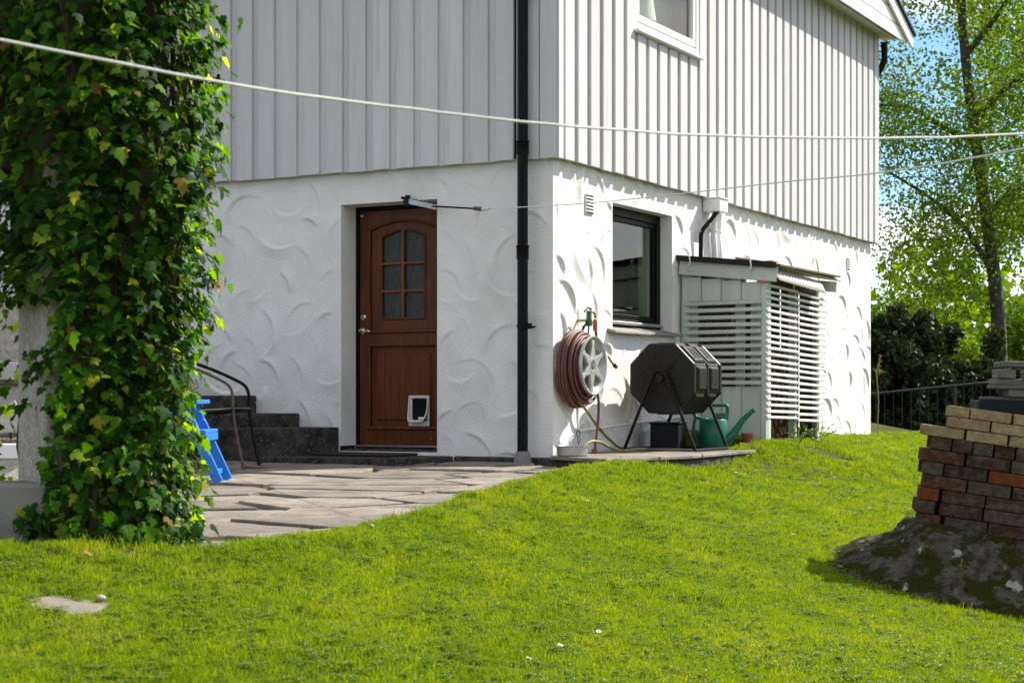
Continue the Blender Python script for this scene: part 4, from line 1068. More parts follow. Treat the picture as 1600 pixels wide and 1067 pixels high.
b = MB(); rbox(b, t0, t1, n1-0.06, n1-0.01, 2.47, 2.56); b.build('front_beam', M['shed_in'], SH)
for k in range(7):
    b = MB(); a = t0+0.1+k*0.2; rbox(b, a, a+0.17, 0.03, 0.045, 1.0, 2.6); b.build('back_board', M['shed_in'], SH)
for k in range(4):
    b = MB(); a = 0.05+k*0.185; rbox(b, t1-0.02, t1-0.004, a, a+0.17, 1.02, 2.55); b.build('far_board', M['shed_in'], SH)
WOOD = thing('firewood_stack', 'split firewood piled inside the slatted wood store', 'firewood', hw(t0+0.15, 0.60, 1.06), (0,0,HROT))
fw = random.Random(31)
logs = []
for q_ in range(3):
    b = MB(); rr_ = 0.052
    poly = [(rr_*math.cos(a), rr_*math.sin(a)) for a in np.linspace(0, math.pi*(0.6+0.25*q_), 7)] + [(0,0)]
    b.prism(poly, 0, 0.40, M=Matrix(((1,0,0,0),(0,0,1,0),(0,1,0,0),(0,0,0,1)))); logs.append(b.mesh('log', M['firewood']))
for r_ in range(11):
    for c_ in range(11):
        link('log', fw.choice(logs), WOOD, (0.06+c_*0.105+fw.uniform(-0.012,0.012), fw.uniform(-0.05,0.03), 0.055+r_*0.078+fw.uniform(-0.008,0.008)), (0,fw.uniform(0,6.28),0))

# ---------------------------------------------------------------- clothes lines and bracket
def line_between(pts, r, sag_noise=0.0, n=6):
    P = smooth_path(pts, n); lr = random.Random(2)
    return [p+Vector((0,0,lr.uniform(-sag_noise,sag_noise))) for p in P]
b = MB(); b.tube(line_between([(-6.0,1.4,3.1),(-2.05,3.15,2.37),(-1.065,3.6,2.243),(-0.675,3.8,2.197),(-0.303,4.1,2.190),(0.095,4.3,2.178),(0.51,4.6,2.195),(1.035,4.9,2.232),(1.54,5.2,2.291),(2.6,5.7,2.43),(6.5,7.6,3.1)],0,0.0012),0.0031,8)
tag(b.build('clothes_rope', M['rope'], None, smooth='all'), 'white clothes rope sagging across the front of the house', 'rope')
p0 = hw(-0.30, 0.0); 
LB = thing('line_bracket', 'hinged metal clothes-line arm fixed above the door frame', 'bracket', (CX,CY,0), (0,0,HROT))
b = MB(); b.box((-0.05,1.22,3.045),(0.02,1.32,3.075)); b.tube([(-0.06,1.27,3.02),(-0.06,1.27,3.105)],0.022,10); b.tube([(-0.055,1.33,3.09),(-0.055,1.30,3.085)],0.012,6); b.build('hinge', M['tube'], LB, smooth=True)
b = MB(); b.bar((-0.06,1.28,3.062),(-0.14,0.955,2.985),0.012,0.042); b.build('flat_arm', M['metal'], LB, bevel=0.003)
b = MB(); b.tube([(-0.13,1.0,2.998),(-0.28,0.52,2.940)],0.008,6); b.build('rod', M['tube'], LB, smooth=True)
b = MB(); b.tube([(-0.275,0.535,2.942),(-0.295,0.455,2.932)],0.016,8,0); b.tube([(-0.295,0.455,2.932),(-0.312,0.385,2.930)],0.0145,8,1); b.build('toggle', [M['rusty'],M['lamp_shade']], LB, smooth=True)
b = MB(); wr = random.Random(6)
for k in range(7):
    a0 = wr.uniform(-0.02,0.03); L_ = wr.uniform(0.10,0.20); w_ = wr.uniform(0.02,0.05)
    b.tube(smooth_path([(-0.285,0.50+a0,2.935),(-0.285,0.50+a0+w_*wr.choice((-1,1)),2.935-L_*0.6),(-0.285,0.50+wr.uniform(-0.03,0.03),2.935-L_),(-0.285,0.50+a0-0.3*w_,2.935-L_*0.5),(-0.285,0.495,2.93)],5),0.0026,5)
b.tube([(-0.285,0.57,2.85),(-0.285,0.62,2.80),(-0.285,0.63,2.79)],0.003,5)
b.build('wire_bundle', M['rope'], LB, smooth='all')
Mh = Matrix.Translation((CX,CY,0)) @ Matrix.Rotation(HROT,4,'Z')
e0 = Mh @ Vector((-0.312,0.385,2.930))
b = MB(); b.tube(line_between([e0, e0.lerp(Vector((1.78,6.0,2.362)),0.33)+Vector((0,0,-0.035)), e0.lerp(Vector((1.78,6.0,2.362)),0.7)+Vector((0,0,-0.03)), (1.78,6.0,2.362),(3.2,1.0,2.28)],0),0.0034,6)
tag(b.build('clothes_wire', M['rope'], None, smooth='all'), 'thin pale clothes wire running from the door bracket towards the garden', 'wire')

# ---------------------------------------------------------------- patio furniture
CH = thing('metal_armchair', 'black tubular metal armchair on the patio in front of the steps', 'chair', (-1.865,12.80,0.978), (0,0,R(176)))
# local: chair front at x=0, seat runs along +x (towards world -x), width along y
for y in (0.0, 0.52):
    m_ = M['tube'] if y < 0.1 else M['rusty']
    b = MB(); b.tube(smooth_path([(0.0,y,0.0),(0.045,y,0.20),(0.080,y,0.42),(0.085,y,0.54),(0.115,y,0.605),(0.20,y,0.655),(0.36,y,0.725),(0.50,y,0.775)],6),0.0125 if y < .1 else 0.010,8); b.build('arm_tube', m_, CH, smooth='all')
    b = MB(); b.tube(smooth_path([(0.08,y,0.43),(0.46,y,0.41),(0.52,y,0.60),(0.60,y,0.92)],6),0.0125,8); b.build('side_tube', M['tube'], CH, smooth='all')
    b = MB(); b.tube([(0.40,y,0.415),(0.58,y,0.0)],0.0125,8); b.build('rear_leg', M['tube'], CH, smooth='all')
b = MB(); b.tube([(0.08,0.0,0.43),(0.08,0.52,0.43)],0.0125,8); b.build('seat_rail', M['tube'], CH, smooth='all')
b = MB(); b.tube([(0.60,0.0,0.92),(0.60,0.52,0.92)],0.0125,8); b.build('back_rail', M['tube'], CH, smooth='all')
for k in range(9):
    u = k/8
    b = MB(); b.bar((0.07,0.03+0.46*u,0.442),(0.47,0.03+0.46*u,0.422),0.036,0.006); b.build('seat_slat', M['metal'], CH)
for k in range(5):
    b = MB(); b.bar((0.49+0.025*k,0.0,0.50+0.095*k),(0.49+0.025*k,0.52,0.50+0.095*k),0.008,0.03); b.build('back_slat', M['tube'], CH)

ST = thing('step_stool', 'bright blue painted wooden step stool half hidden by the ivy', 'step stool', (-1.85,10.90,0.950), (0,0,0))
def rail(xa, za, xb, zb, y, w=0.03, h=0.062, nm='side_rail'):
    b = MB(); b.bar((xa,y,za),(xb,y,zb),w,h,up=(1,0,0.5)); b.build(nm, M['blue'], ST, bevel=0.003)
for y in (0.0, 0.36):
    rail(0.0,0.012,-0.225,0.50,y)
    rail(-0.46,0.012,-0.27,0.50,y,0.026,0.05,'rear_leg')
b = MB(); b.box((-0.34,-0.05,0.505),(-0.125,0.41,0.532)); b.build('top_tread', M['blue'], ST, bevel=0.004)
b = MB(); b.box((-0.30,-0.03,0.468),(-0.165,-0.006,0.504)); b.build('top_bracket', M['blue'], ST, bevel=0.003)
b = MB(); b.box((-0.245,-0.045,0.318),(-0.072,0.40,0.343)); b.build('middle_tread', M['blue'], ST, bevel=0.004)
b = MB(); b.box((-0.085,-0.045,0.272),(-0.070,0.40,0.317)); b.build('tread_nosing', M['blue'], ST, bevel=0.003)
b = MB(); b.box((-0.055,-0.03,0.055),(-0.030,0.38,0.088)); b.build('cross_bar', M['blue'], ST, bevel=0.003)

# ---------------------------------------------------------------- ivy pillar, low walls on the left
PX, PY = -1.655, 6.78
pil = thing('pillar', 'roughcast concrete pillar wrapped in dark ivy', 'pillar', (PX,PY,0.80), (0,0,R(30)))
b = MB(); b.box((-0.23,-0.20,0.0),(0.19,0.20,3.4)); b.build('pillar_shaft', M['roughcast'], pil, bevel=0.01)
lowb = thing('low_wall', 'low smooth concrete wall beside the ivy pillar at the lawn edge', 'wall', (-2.6,6.62,0.70), (0,0,0))
b = MB(); b.box((-3.0,-0.16,0.0),(0.86,0.14,0.475)); b.build('wall_block', M['concrete'], lowb, bevel=0.012)

RW = thing('terrace_wall', 'sunlit roughcast terrace wall with timber edging behind the ivy', 'wall', (-3.9,10.6,0.85), (0,0,0))
b = MB(); b.prism([(0.08,0.30),(0.42,0.74),(0.5,0.80),(0.6,0.80),(0.6,0.0),(0.08,0.0)],-4,0.98,M=Matrix(((0,0,1,0),(1,0,0,0),(0,1,0,0),(0,0,0,1)))); b.build('wall_body', M['roughcast'], RW)
b = MB(); b.box((-4,-0.02,0.27),(0.96,0.10,0.365)); b.build('white_ledge', M['white_paint'], RW, bevel=0.008)
b = MB(); b.prism([(-0.26,0.0),(-0.01,0.268),(0.10,0.268),(0.10,0.0)],-4,0.94,M=Matrix(((0,0,1,0),(1,0,0,0),(0,1,0,0),(0,0,0,1)))); b.build('lower_face', M['roughcast'], RW)
b = MB(); b.box((-4,0.02,0.368),(0.97,0.10,0.385)); b.build('rusty_strip', M['rusty'], RW)
b = MB(); b.box((-4,0.36,0.755),(0.99,0.56,0.87)); b.build('timber_edge', M['metal'], RW, bevel=0.006)
b = MB(); b.box((-4,0.37,0.732),(0.98,0.50,0.753)); b.build('rusty_strip', M['rusty'], RW)
b = MB(); b.prism(wobble_poly([(-0.35,0.0),(0.30,0.0),(0.16,0.28),(-0.12,0.42),(-0.4,0.40)],0.07,0.012,fr),0,0.05,M=Matrix.Translation((0.62,0.12,0.39)) @ Matrix.Rotation(R(52),4,'X')); b.build('leaning_stone', M['sill_slate'], RW, bevel=0.008)
b = MB(); b.box((-4,0.5,0.87),(0.9,2.2,1.3)); b.build('upper_terrace', M['roughcast'], RW)

# ivy
def ivy_leaf_mesh(var):
    lr = random.Random(100+var)
    outline = [(0,-0.30),(0.16,-0.40),(0.42,-0.30),(0.60,-0.02),(0.36,0.10),(0.40,0.42),(0.20,0.50),(0.02,0.98),(-0.18,0.52),(-0.40,0.44),(-0.34,0.10),(-0.60,0.0),(-0.44,-0.30),(-0.15,-0.40)]
    vv = [(0,-0.05,0.06)]
    for (x,y) in outline:
        k = lr.uniform(0.88,1.10); vv.append((x*k, y*k, -0.16*(x*x)-0.10*max(0,y)**2+lr.uniform(-0.05,0.05)))
    n = len(outline)
    return vv, [(0,1+i,1+(i+1) % n) for i in range(n)]
leafv = [ivy_leaf_mesh(i) for i in range(5)]
leaf_meshes = []
for vv, ff in leafv:
    b = MB(); b.add(vv, ff); leaf_meshes.append(b.mesh('leaf', M['ivy'], smooth='all'))
IV = thing('ivy', 'dense ivy with yellow-green leaves covering the pillar', 'ivy', (PX,PY,0.80), (0,0,0))
ir = random.Random(77)
def ivy_point(u_ang, z, depth):
    # rounded-square column profile, uneven with height
    ca, sa = math.cos(u_ang), math.sin(u_ang)
    cb, sb_ = math.cos(u_ang-R(46)), math.sin(u_ang-R(46))
    base = 0.315/ (abs(cb)**3.2+abs(sb_)**3.2)**(1/3.2)
    bulge = 0.13*(float(vnoise(u_ang*1.9+5, z*2.6))-0.45) + 0.11*(float(vnoise(u_ang*4.2+15, z*6.0))-0.5)
    w = 1.0 + 0.10*min(1, max(0, (z-0.8)/1.6))
    r_ = (base+bulge)*w + depth
    left = 0.06*min(1,max(0,(z-0.9)/1.2)) if ca < 0 else 0.0
    return Vector((r_*ca - left*abs(ca)*1.8, r_*sa*0.92, z)), Vector((ca, sa, 0.0))
def ivy_mat(ang, z, depth, size):
    p, nrm = ivy_point(ang, z, depth)
    nrm = (nrm + Vector((ir.gauss(0,0.42), ir.gauss(0,0.42), 0.70+ir.gauss(0,0.50)))).normalized()
    down = Vector((ir.gauss(0,0.45), ir.gauss(0,0.45), -1.0))
    yv = (down - nrm*down.dot(nrm)).normalized()
    xv = yv.cross(nrm)
    m4 = Matrix(((xv.x,yv.x,nrm.x,p.x),(xv.y,yv.y,nrm.y,p.y),(xv.z,yv.z,nrm.z,p.z),(0,0,0,1)))
    return m4 @ Matrix.Scale(size, 4)
def gap(ang, z):      # bare patch of pillar low on the left
    a = (ang % (2*math.pi))
    return z < 1.05 and R(165) < a < R(262 if z > 0.3 else 244) and z > 0.10 and float(vnoise(a*4, z*6)) < 0.86
cam_ang = math.atan2(-PY, -PX)
placed = 0
while placed < 300:
    ang = ir.uniform(R(205), R(385)); z = ir.uniform(0.10, 2.35)
    if gap(ang, z): continue
    mm = ivy_mat(ang, z, ir.uniform(0.045,0.150), ir.uniform(0.034,0.058))
    o = link('leaf', leaf_meshes[placed % 5], IV); o.matrix_local = mm; placed += 1
AV = []; AF = []; cnt = 0
arrs = [(np.array(vv), np.array(ff)) for vv, ff in leafv]
for k in range(12500):
    ang = ir.uniform(0, 2*math.pi) if k % 3 == 0 else ir.uniform(R(180), R(400)); z = ir.uniform(0.02, 3.3)
    if gap(ang, z): continue
    mm = np.array(ivy_mat(ang, z, ir.uniform(-0.06,0.100), ir.uniform(0.024,0.050)))
    v_, f_ = arrs[k % 5]
    AV.append(v_ @ mm[:3,:3].T + mm[:3,3]); AF.append(f_+cnt); cnt += len(v_)
o = link('foliage', np_mesh('foliage', np.concatenate(AV), np.concatenate(AF), M['ivy']), IV); o['kind'] = 'stuff'
b = MB()
for k in range(26):
    ang = ir.uniform(R(250), R(400)); z = 0.0; pts = []
    for q_ in range(14):
        p, n_ = ivy_point(ang, z, -0.055); pts.append(p); z += 0.24; ang += ir.uniform(-0.16,0.16); ang = ang if ang > R(264) else 2*R(264)-ang
    b.tube(pts, [0.012*(1-q_/18) for q_ in range(14)], 5)
for k in range(0):   # runners on the bare pillar and the low wall
    ang = R(ir.uniform(175,255)); z = ir.uniform(0.0,0.5); pts = []
    for q_ in range(6):
        p, n_ = ivy_point(ang, z, -0.07); pts.append(p); z += 0.12; ang += ir.uniform(-0.10,0.16)
    b.tube(pts, 0.004, 5)
b.build('ivy_stem', M['bark'], IV, smooth='all')
# dark inner shell added behind the leaves so no daylight shows through
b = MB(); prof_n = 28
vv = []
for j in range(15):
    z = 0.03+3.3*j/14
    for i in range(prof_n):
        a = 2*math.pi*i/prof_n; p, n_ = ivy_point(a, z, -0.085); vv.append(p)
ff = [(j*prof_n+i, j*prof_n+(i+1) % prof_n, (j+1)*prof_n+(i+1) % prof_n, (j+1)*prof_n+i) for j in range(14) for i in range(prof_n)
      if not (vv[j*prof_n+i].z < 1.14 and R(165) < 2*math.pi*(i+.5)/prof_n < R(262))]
b.add(vv, ff); b.build('ivy_light_block', M['bark'], IV, smooth='all')

# ---------------------------------------------------------------- rock, brick stack, slates
def rock_mesh():
    na, nr = 300, 90; vv = []
    cx, cy = 2.95, 9.62
    for j in range(nr+1):
        u = j/nr
        for i in range(na):
            a = 2*math.pi*i/na
            ca, sa = math.cos(a), math.sin(a)
            ex = 1.40 if ca < 0 else 1.5; ey = 0.74 if sa < 0 else 0.9
            rr_ = u*(1+0.16*float(fbm(ca*1.7+9, sa*1.7+4, 3)))
            x = cx+rr_*ex*ca; y = cy+rr_*ey*sa
            g = float(lawn_z(x,y))
            topz = 0.800 - 0.175*(x-2.28)
            f = 1-u**2.4
            z = g-0.05+(topz-g+0.02)*min(1, 1.5*f) if u < 1 else g-0.06
            z += (0.26*float(fbm(x*2.1+3, y*2.6+8, 5)) - 0.16*abs(float(fbm(x*5+y*3, y*8-x, 4))) + 0.12*float(fbm(x*12, y*12, 4)))*min(1,5*(1-u))
            crest = topz if x > 2.26 else 0.790+(x-2.26)*0.40
            z = min(z, max(g-0.05, crest-0.015+0.10*float(fbm(x*7, y*7, 3))))
            dx_ = max(2.30-x, x-4.15, 0)/0.10; dy_ = max(9.56-y, y-10.05, 0)/0.10
            wb = max(0.0, 1-math.hypot(dx_,dy_)); wb = wb*wb*(3-2*wb)
            vv.append((x,y,z*(1-wb)+(topz+0.012)*wb))
    ff = [(j*na+i, j*na+(i+1) % na, (j+1)*na+(i+1) % na, (j+1)*na+i) for j in range(nr) for i in range(na)]
    return np_mesh('boulder', vv, ff, M['rock'])
rk = link('boulder', rock_mesh()); tag(rk, 'mossy lichen-spotted boulder under the brick stack', 'rock')

BS = thing('brick_stack', 'leaning stack of old brown and yellow bricks on the mossy boulder', 'bricks', (2.270,9.60,0.800), (0,R(8.0),R(-9)))
br = random.Random(19)
def brick_mesh(l, d, h, mt):
    b = MB(); b.box((0,0,0),(l,d,h)); return b.mesh('brick', mt, bevel=0.0065, seg=2)
H1, H2 = 0.0715, 0.0615
kinds = {}
def brick(l, d, h, mk):
    key = (round(l,3),d,h,mk)
    if key not in kinds: kinds[key] = brick_mesh(l, d, h, M[mk])
    return kinds[key]
rows = [(-0.007,H1,0),(-0.036,H1,0),(-0.014,H1,0),(0.010,H1,0),(0.010,H1,0),(0.0,H1,0),(0.055,H1,0),(0.012,H2,1),(0.150,H2,1),(0.155,H2,1)]
special = {(2,0):'brick_red',(3,1):'brick_grey',(4,2):'brick_red',(0,1):'brick_grey',(1,2):'brick_grey',(6,2):'brick_grey',(4,0):'brick_grey'}
half_first = {2:1,1:1,0:1,4:1,6:1,9:1}
z = -0.155
for ri, (x0, h, yel) in enumerate([(0.26,H1,0),(0.20,H1,0)]+rows):
    ridx = ri-2
    for layer in range(3):
        x = x0 - 0.1405*max(z,-0.02) + (0.0 if layer == 0 else br.uniform(-0.005,0.02)); c_ = 0
        while x < (1.85 if layer < 2 else 1.10):
            if layer == 0:
                if ridx in half_first and c_ == 0: l = 0.112
                elif ridx == 6: l = 0.112
                else: l = 0.238 if not yel else 0.226
            else: l = 0.238 if not yel else 0.226
            mk = 'brick_yellow' if yel else ('brick_brown' if br.random() < 0.80 else 'brick_grey')
            if layer == 0 and (ridx,c_) in special: mk = special[(ridx,c_)]
            l2 = l-0.006
            o = link('brick', brick(l2, 0.108, h-0.003, mk), BS, (x, 0.002+layer*0.116+br.uniform(-0.006,0.006)*(1 if layer == 0 else 0.3), z), (0,0,R(br.uniform(-1.0,1.0))))
            x += l+br.uniform(0.0,0.008) + (0.012 if ridx in (0,1,2) and c_ == 0 and layer == 0 else 0); c_ += 1
    z += h
SS = thing('slate_stack', 'small pile of rough grey slates on top of the brick stack', 'slates', (2.70,9.71,1.427), (0,R(1.5),R(-4)))
sz = 0.0
sl = [(-0.10,0.0,0.75,0.28,0.055,'navy'),(-0.045,0.02,0.60,0.26,0.018,'slate'),(0.06,0.0,0.17,0.22,0.040,'slate'),(-0.02,-0.01,0.62,0.28,0.022,'slate'),(0.005,0.01,0.55,0.26,0.033,'slate'),(-0.005,0.0,0.105,0.24,0.052,'slate'),(0.125,0.0,0.45,0.25,0.022,'slate'),(0.12,0.0,0.13,0.22,0.024,'slate'),(0.24,0.0,0.30,0.25,0.034,'slate'),(0.03,-0.01,0.60,0.28,0.034,'slate')]
zs = [0.0,0.057,0.077,0.119,0.143,0.178,0.178,0.203,0.203,0.240]
for (x,y,l,d,h,mk),z in zip(sl,zs):
    b = MB(); b.prism(wobble_poly([(0,0),(l,0.01),(l,d),(0.01,d)],0.05,0.006,br),-0.13 if mk == 'navy' else 0,h*0.97); o = b.build('slate_slab', M[mk], SS, bevel=0.004)
    o.location = (x,y-0.11,z); o.rotation_euler = (0,R(br.uniform(-1.0,1.0)),R(br.uniform(-3,3)))

# ---------------------------------------------------------------- things lying in the lawn
def on_lawn(x, y, dz=0.0): return Vector((x, y, float(lawn_z(x,y))+dz))
b = MB(); b.prism(wobble_poly([(-0.125,-0.07),(0.02,-0.13),(0.115,-0.04),(0.125,0.10),(-0.03,0.12),(-0.12,0.10)],0.05,0.008,br),-0.05,0.0)
o = b.build('stepping_stone', M['flag'], None, bevel=0.006); o.location = on_lawn(-1.43,5.53,0.010); o.rotation_euler = (0.06,0.12,0)
tag(o, 'flat grey stone set in the lawn near the ivy pillar', 'stone')
b = MB(); b.lathe([(0,-0.016),(0.014,-0.012),(0.019,0),(0.015,0.010),(0.006,0.015),(0,0.0155)],12); o = b.build('pebble', M['pebble'], None, smooth='all'); o.location = on_lawn(-1.335,5.62,0.030); o.scale = (0.9,0.75,0.6); o.rotation_euler = (0.2,0.1,0.6)
tag(o, 'small white pebble beside the flat stone in the lawn', 'pebble')
o = b.build('pebble', M['pebble'], None, smooth='all'); o.location = on_lawn(-0.63,7.75,0.035); o.scale = (0.6,)*3; tag(o, 'small pale pebble on the lawn edge by the flagstones', 'pebble')
b = MB(); b.add(*leafv[2]); o = b.build('dead_leaf', M['dead_leaf'], None); o.location = on_lawn(-1.50,6.12,0.05); o.scale = (0.035,)*3; o.rotation_euler = (0.5,0.3,1)
tag(o, 'curled orange-brown dead leaf in the grass before the ivy', 'leaf')

# ---------------------------------------------------------------- grass (uncountable)
def clump(seed, nb, rad, h, w):
    cr = random.Random(seed); b = MB()
    for k in range(nb):
        a = cr.uniform(0,6.283); r_ = rad*math.sqrt(cr.random()); x, y = r_*math.cos(a), r_*math.sin(a)
        d = cr.uniform(0,6.283); lean = cr.uniform(0.15,1.0)*h*0.75; hh = h*cr.uniform(0.45,1.0)
        dx, dy = math.cos(d)*lean, math.sin(d)*lean
        f = cr.uniform(0,6.283); wx, wy = math.cos(f)*w/2, math.sin(f)*w/2
        b.add([(x-wx,y-wy,-0.006),(x+wx,y+wy,-0.006),(x+dx*0.35+wx*0.8,y+dy*0.35+wy*0.8,hh*0.6),(x+dx*0.35-wx*0.8,y+dy*0.35-wy*0.8,hh*0.6),(x+dx,y+dy,hh)],[(0,1,2,3),(3,2,4)])
    me = bpy.data.meshes.new('grass_clump'); me.from_pydata(b.v, [], b.f); me.materials.append(M['grass']); me.update()
    return bpy.data.objects.new('grass_clump', me)
def leafy_clump(seed):
    cr = random.Random(seed); b = MB()
    for k in range(16):
        a = cr.uniform(0,6.283); r_ = 0.05*math.sqrt(cr.random()); s_ = cr.uniform(0.007,0.013)
        x, y, z = r_*math.cos(a), r_*math.sin(a), cr.uniform(0.008,0.026)
        for j in range(3):
            q_ = a+j*2.09; c1, s1 = math.cos(q_), math.sin(q_)
            b.add([(x,y,z),(x+c1*s_-s1*s_*0.5,y+s1*s_+c1*s_*0.5,z+0.002),(x+c1*s_*1.5,y+s1*s_*1.5,z-0.002),(x+c1*s_+s1*s_*0.5,y+s1*s_-c1*s_*0.5,z+0.002)],[(0,1,2,3)])
    me = bpy.data.meshes.new('clover_clump'); me.from_pydata(b.v, [], b.f); me.materials.append(M['weed']); me.update()
    return bpy.data.objects.new('clover_clump', me)
gcol = bpy.data.collections.new('grass_source')
for i in range(5): gcol.objects.link(clump(200+i, 46, 0.058, 0.027, 0.0028))
gcol.objects.link(leafy_clump(300)); gcol.objects.link(clump(207, 30, 0.06, 0.045, 0.0030))
tcol_ = bpy.data.collections.new('tall_grass_source')
for i in range(3): tcol_.objects.link(clump(260+i, 18, 0.05, 0.065, 0.0034))

def scatter(n, y0, y1, xf, dens_pow):
    u = rng.random(n); y = y0 + (y1-y0)*u**dens_pow
    x0, x1 = xf(y); x = x0 + (x1-x0)*rng.random(n)
    return x, y
xs, ys_ = [], []
x, y = scatter(125000, 3.8, 11.5, lambda y: (-0.33*y-1.4, 0.33*y+1.2), 1.0); xs.append(x); ys_.append(y)
x, y = scatter(44000, 11.5, 23.5, lambda y: (-0.05*y, 0.33*y+1.2), 1.0); xs.append(x); ys_.append(y)
x = np.concatenate(xs); y = np.concatenate(ys_)
ex = edge_x(y)
keep = (x > ex + 0.05*fbm(y*6, x*0+1, 3)*2 + 0.0) 
t_ = (x-CX)*RX+(y-CY)*RY; s_ = -(x-CX)*RY+(y-CY)*RX
keep &= ~((s_ > -0.02) & (t_ > -0.1))
keep &= ~((t_ > 2.46) & (t_ < 4.0) & (s_ > -0.80))
keep &= ~((((x-2.95)/1.12)**2 + ((y-9.62)/0.66)**2 < 1) )
keep &= ~((((x+1.43)/0.125)**2 + ((y-5.53)/0.10)**2 < 1))
keep &= ~((abs(x-PX) < 0.20) & (abs(y-PY) < 0.22))
keep &= ~((x < -1.74) & (y > 6.44))
keep &= ~((t_ > -0.76) & (t_ < 2.44) & (s_ > -0.80+0.0) & (x < ex+0.10))
bare = fbm(x*1.3+40, y*1.3+17, 4)
keep &= ~((bare > 0.12) & (rng.random(len(x)) < 0.6))
soilp = (((x-2.78)/0.22)**2 + ((y-15.35)/0.28)**2 < 1)
keep &= ~soilp
x, y = x[keep], y[keep]
def grass_object(name, x, y, scale, col, label, seed):
    z = ground_z(x, y)
    me = bpy.data.meshes.new(name); me.vertices.add(len(x)); me.vertices.foreach_set('co', np.stack([x,y,z],1).astype(np.float32).ravel())
    at_ = me.attributes.new('gscale','FLOAT','POINT'); at_.data.foreach_set('value', scale.astype(np.float32))
    ar = me.attributes.new('grot','FLOAT','POINT'); ar.data.foreach_set('value', (rng.random(len(x))*6.283).astype(np.float32))
    o = link(name, me); tag(o, label, 'grass', kind='stuff')
    ng = bpy.data.node_groups.new(name, 'GeometryNodeTree')
    ng.interface.new_socket('Geometry', in_out='INPUT', socket_type='NodeSocketGeometry')
    ng.interface.new_socket('Geometry', in_out='OUTPUT', socket_type='NodeSocketGeometry')
    gi = ng.nodes.new('NodeGroupInput'); go = ng.nodes.new('NodeGroupOutput')
    m2p = ng.nodes.new('GeometryNodeMeshToPoints')
    iop = ng.nodes.new('GeometryNodeInstanceOnPoints'); iop.inputs['Pick Instance'].default_value = True
    ci = ng.nodes.new('GeometryNodeCollectionInfo'); ci.inputs['Collection'].default_value = col
    ci.inputs['Separate Children'].default_value = True; ci.inputs['Reset Children'].default_value = True
    a1 = ng.nodes.new('GeometryNodeInputNamedAttribute'); a1.data_type = 'FLOAT'; a1.inputs['Name'].default_value = 'gscale'
    a2 = ng.nodes.new('GeometryNodeInputNamedAttribute'); a2.data_type = 'FLOAT'; a2.inputs['Name'].default_value = 'grot'
    cx_ = ng.nodes.new('ShaderNodeCombineXYZ'); cs = ng.nodes.new('ShaderNodeCombineXYZ')
    Lk = ng.links.new
    Lk(gi.outputs[0], m2p.inputs['Mesh']); Lk(m2p.outputs[0], iop.inputs['Points']); Lk(ci.outputs[0], iop.inputs['Instance'])
    Lk(a2.outputs['Attribute'], cx_.inputs['Z']); Lk(cx_.outputs[0], iop.inputs['Rotation'])
    for k in 'XYZ': Lk(a1.outputs['Attribute'], cs.inputs[k])
    Lk(cs.outputs[0], iop.inputs['Scale']); Lk(iop.outputs[0], go.inputs[0])
    md = o.modifiers.new('scatter','NODES'); md.node_group = ng
    return o
sc_ = (0.60+0.75*rng.random(len(x))**1.3)*(0.9+0.5*fbm(x*2.2, y*2.2, 3)) * np.where(y > 11.5, 1.30, 1.0)
grass_object('grass', x, y, sc_, gcol, 'short bright green grass blades covering the lawn', 1)
# longer unmown grass along walls, stones and the rock
tx, ty = [], []
gr = random.Random(51)
def tall(px_, py_, n, sp):
    for _ in range(n): tx.append(px_+gr.gauss(0,sp)); ty.append(py_+gr.gauss(0,sp))
for yv in np.arange(6.4, 12.6, 0.07):
    if gr.random() < 0.45: tall(float(edge_x(yv))+0.07, yv, 1, 0.04)
for k in range(22): tall(-2.1+gr.random()*1.0, 6.22+gr.uniform(-0.1,0.16), 1, 0.03)
for u in np.linspace(0,1,30): p = hw(0.2+2.2*u, 1.03, 0); tall(p.x, p.y, 1, 0.05)
for u in np.linspace(0,1,26): p = hw(2.45+1.6*u, 0.90, 0); tall(p.x, p.y, 2, 0.05)
for u in np.linspace(0,1,34): p = hw(4.1+4.1*u, 0.07, 0); tall(p.x, p.y, 1, 0.04)
for a in np.linspace(0,6.283,60): tall(2.95+1.3*math.cos(a)*(1 if math.cos(a) < 0 else 1.1), 9.62+0.76*math.sin(a), 1, 0.06)
tx = np.array(tx); ty = np.array(ty)
grass_object('tall_grass', tx, ty, 0.6+0.6*rng.random(len(tx)), tcol_, 'longer unmown grass tufts along the stones and walls', 2)

# daisies scattered on the lawn
dz = random.Random(61)
b = MB()
for j in range(9):
    a = 6.283*j/9; b.add([(0,0,0),(0.008*math.cos(a-0.3),0.008*math.sin(a-0.3),0.001),(0.013*math.cos(a),0.013*math.sin(a),0.002),(0.008*math.cos(a+0.3),0.008*math.sin(a+0.3),0.001)],[(0,1,2,3)],0)
b.lathe([(0.004,0.0),(0.004,0.003),(0,0.004)],7,1); b.tube([(0,0,-0.05),(0,0,0)],0.001,4,2)
dm_ = b.mesh('daisy', [M['petal'],M['brass'],M['grass']])
spots = [(dz.gauss(2.15,0.35), dz.gauss(13.1,0.7)) for _ in range(16)] + [(dz.uniform(0.4,3.0), dz.uniform(7.5,14)) for _ in range(10)] + [(dz.uniform(-1.2,0.8), dz.uniform(5.4,6.6)) for _ in range(6)]
for (dx_,dy_) in spots:
    o = link('daisy', dm_, None, on_lawn(dx_,dy_,0.04), (dz.uniform(-.4,.4),dz.uniform(-.4,.4),0))
    tag(o, 'tiny white daisy dotted in the lawn', 'daisy', 'daisies in the lawn')

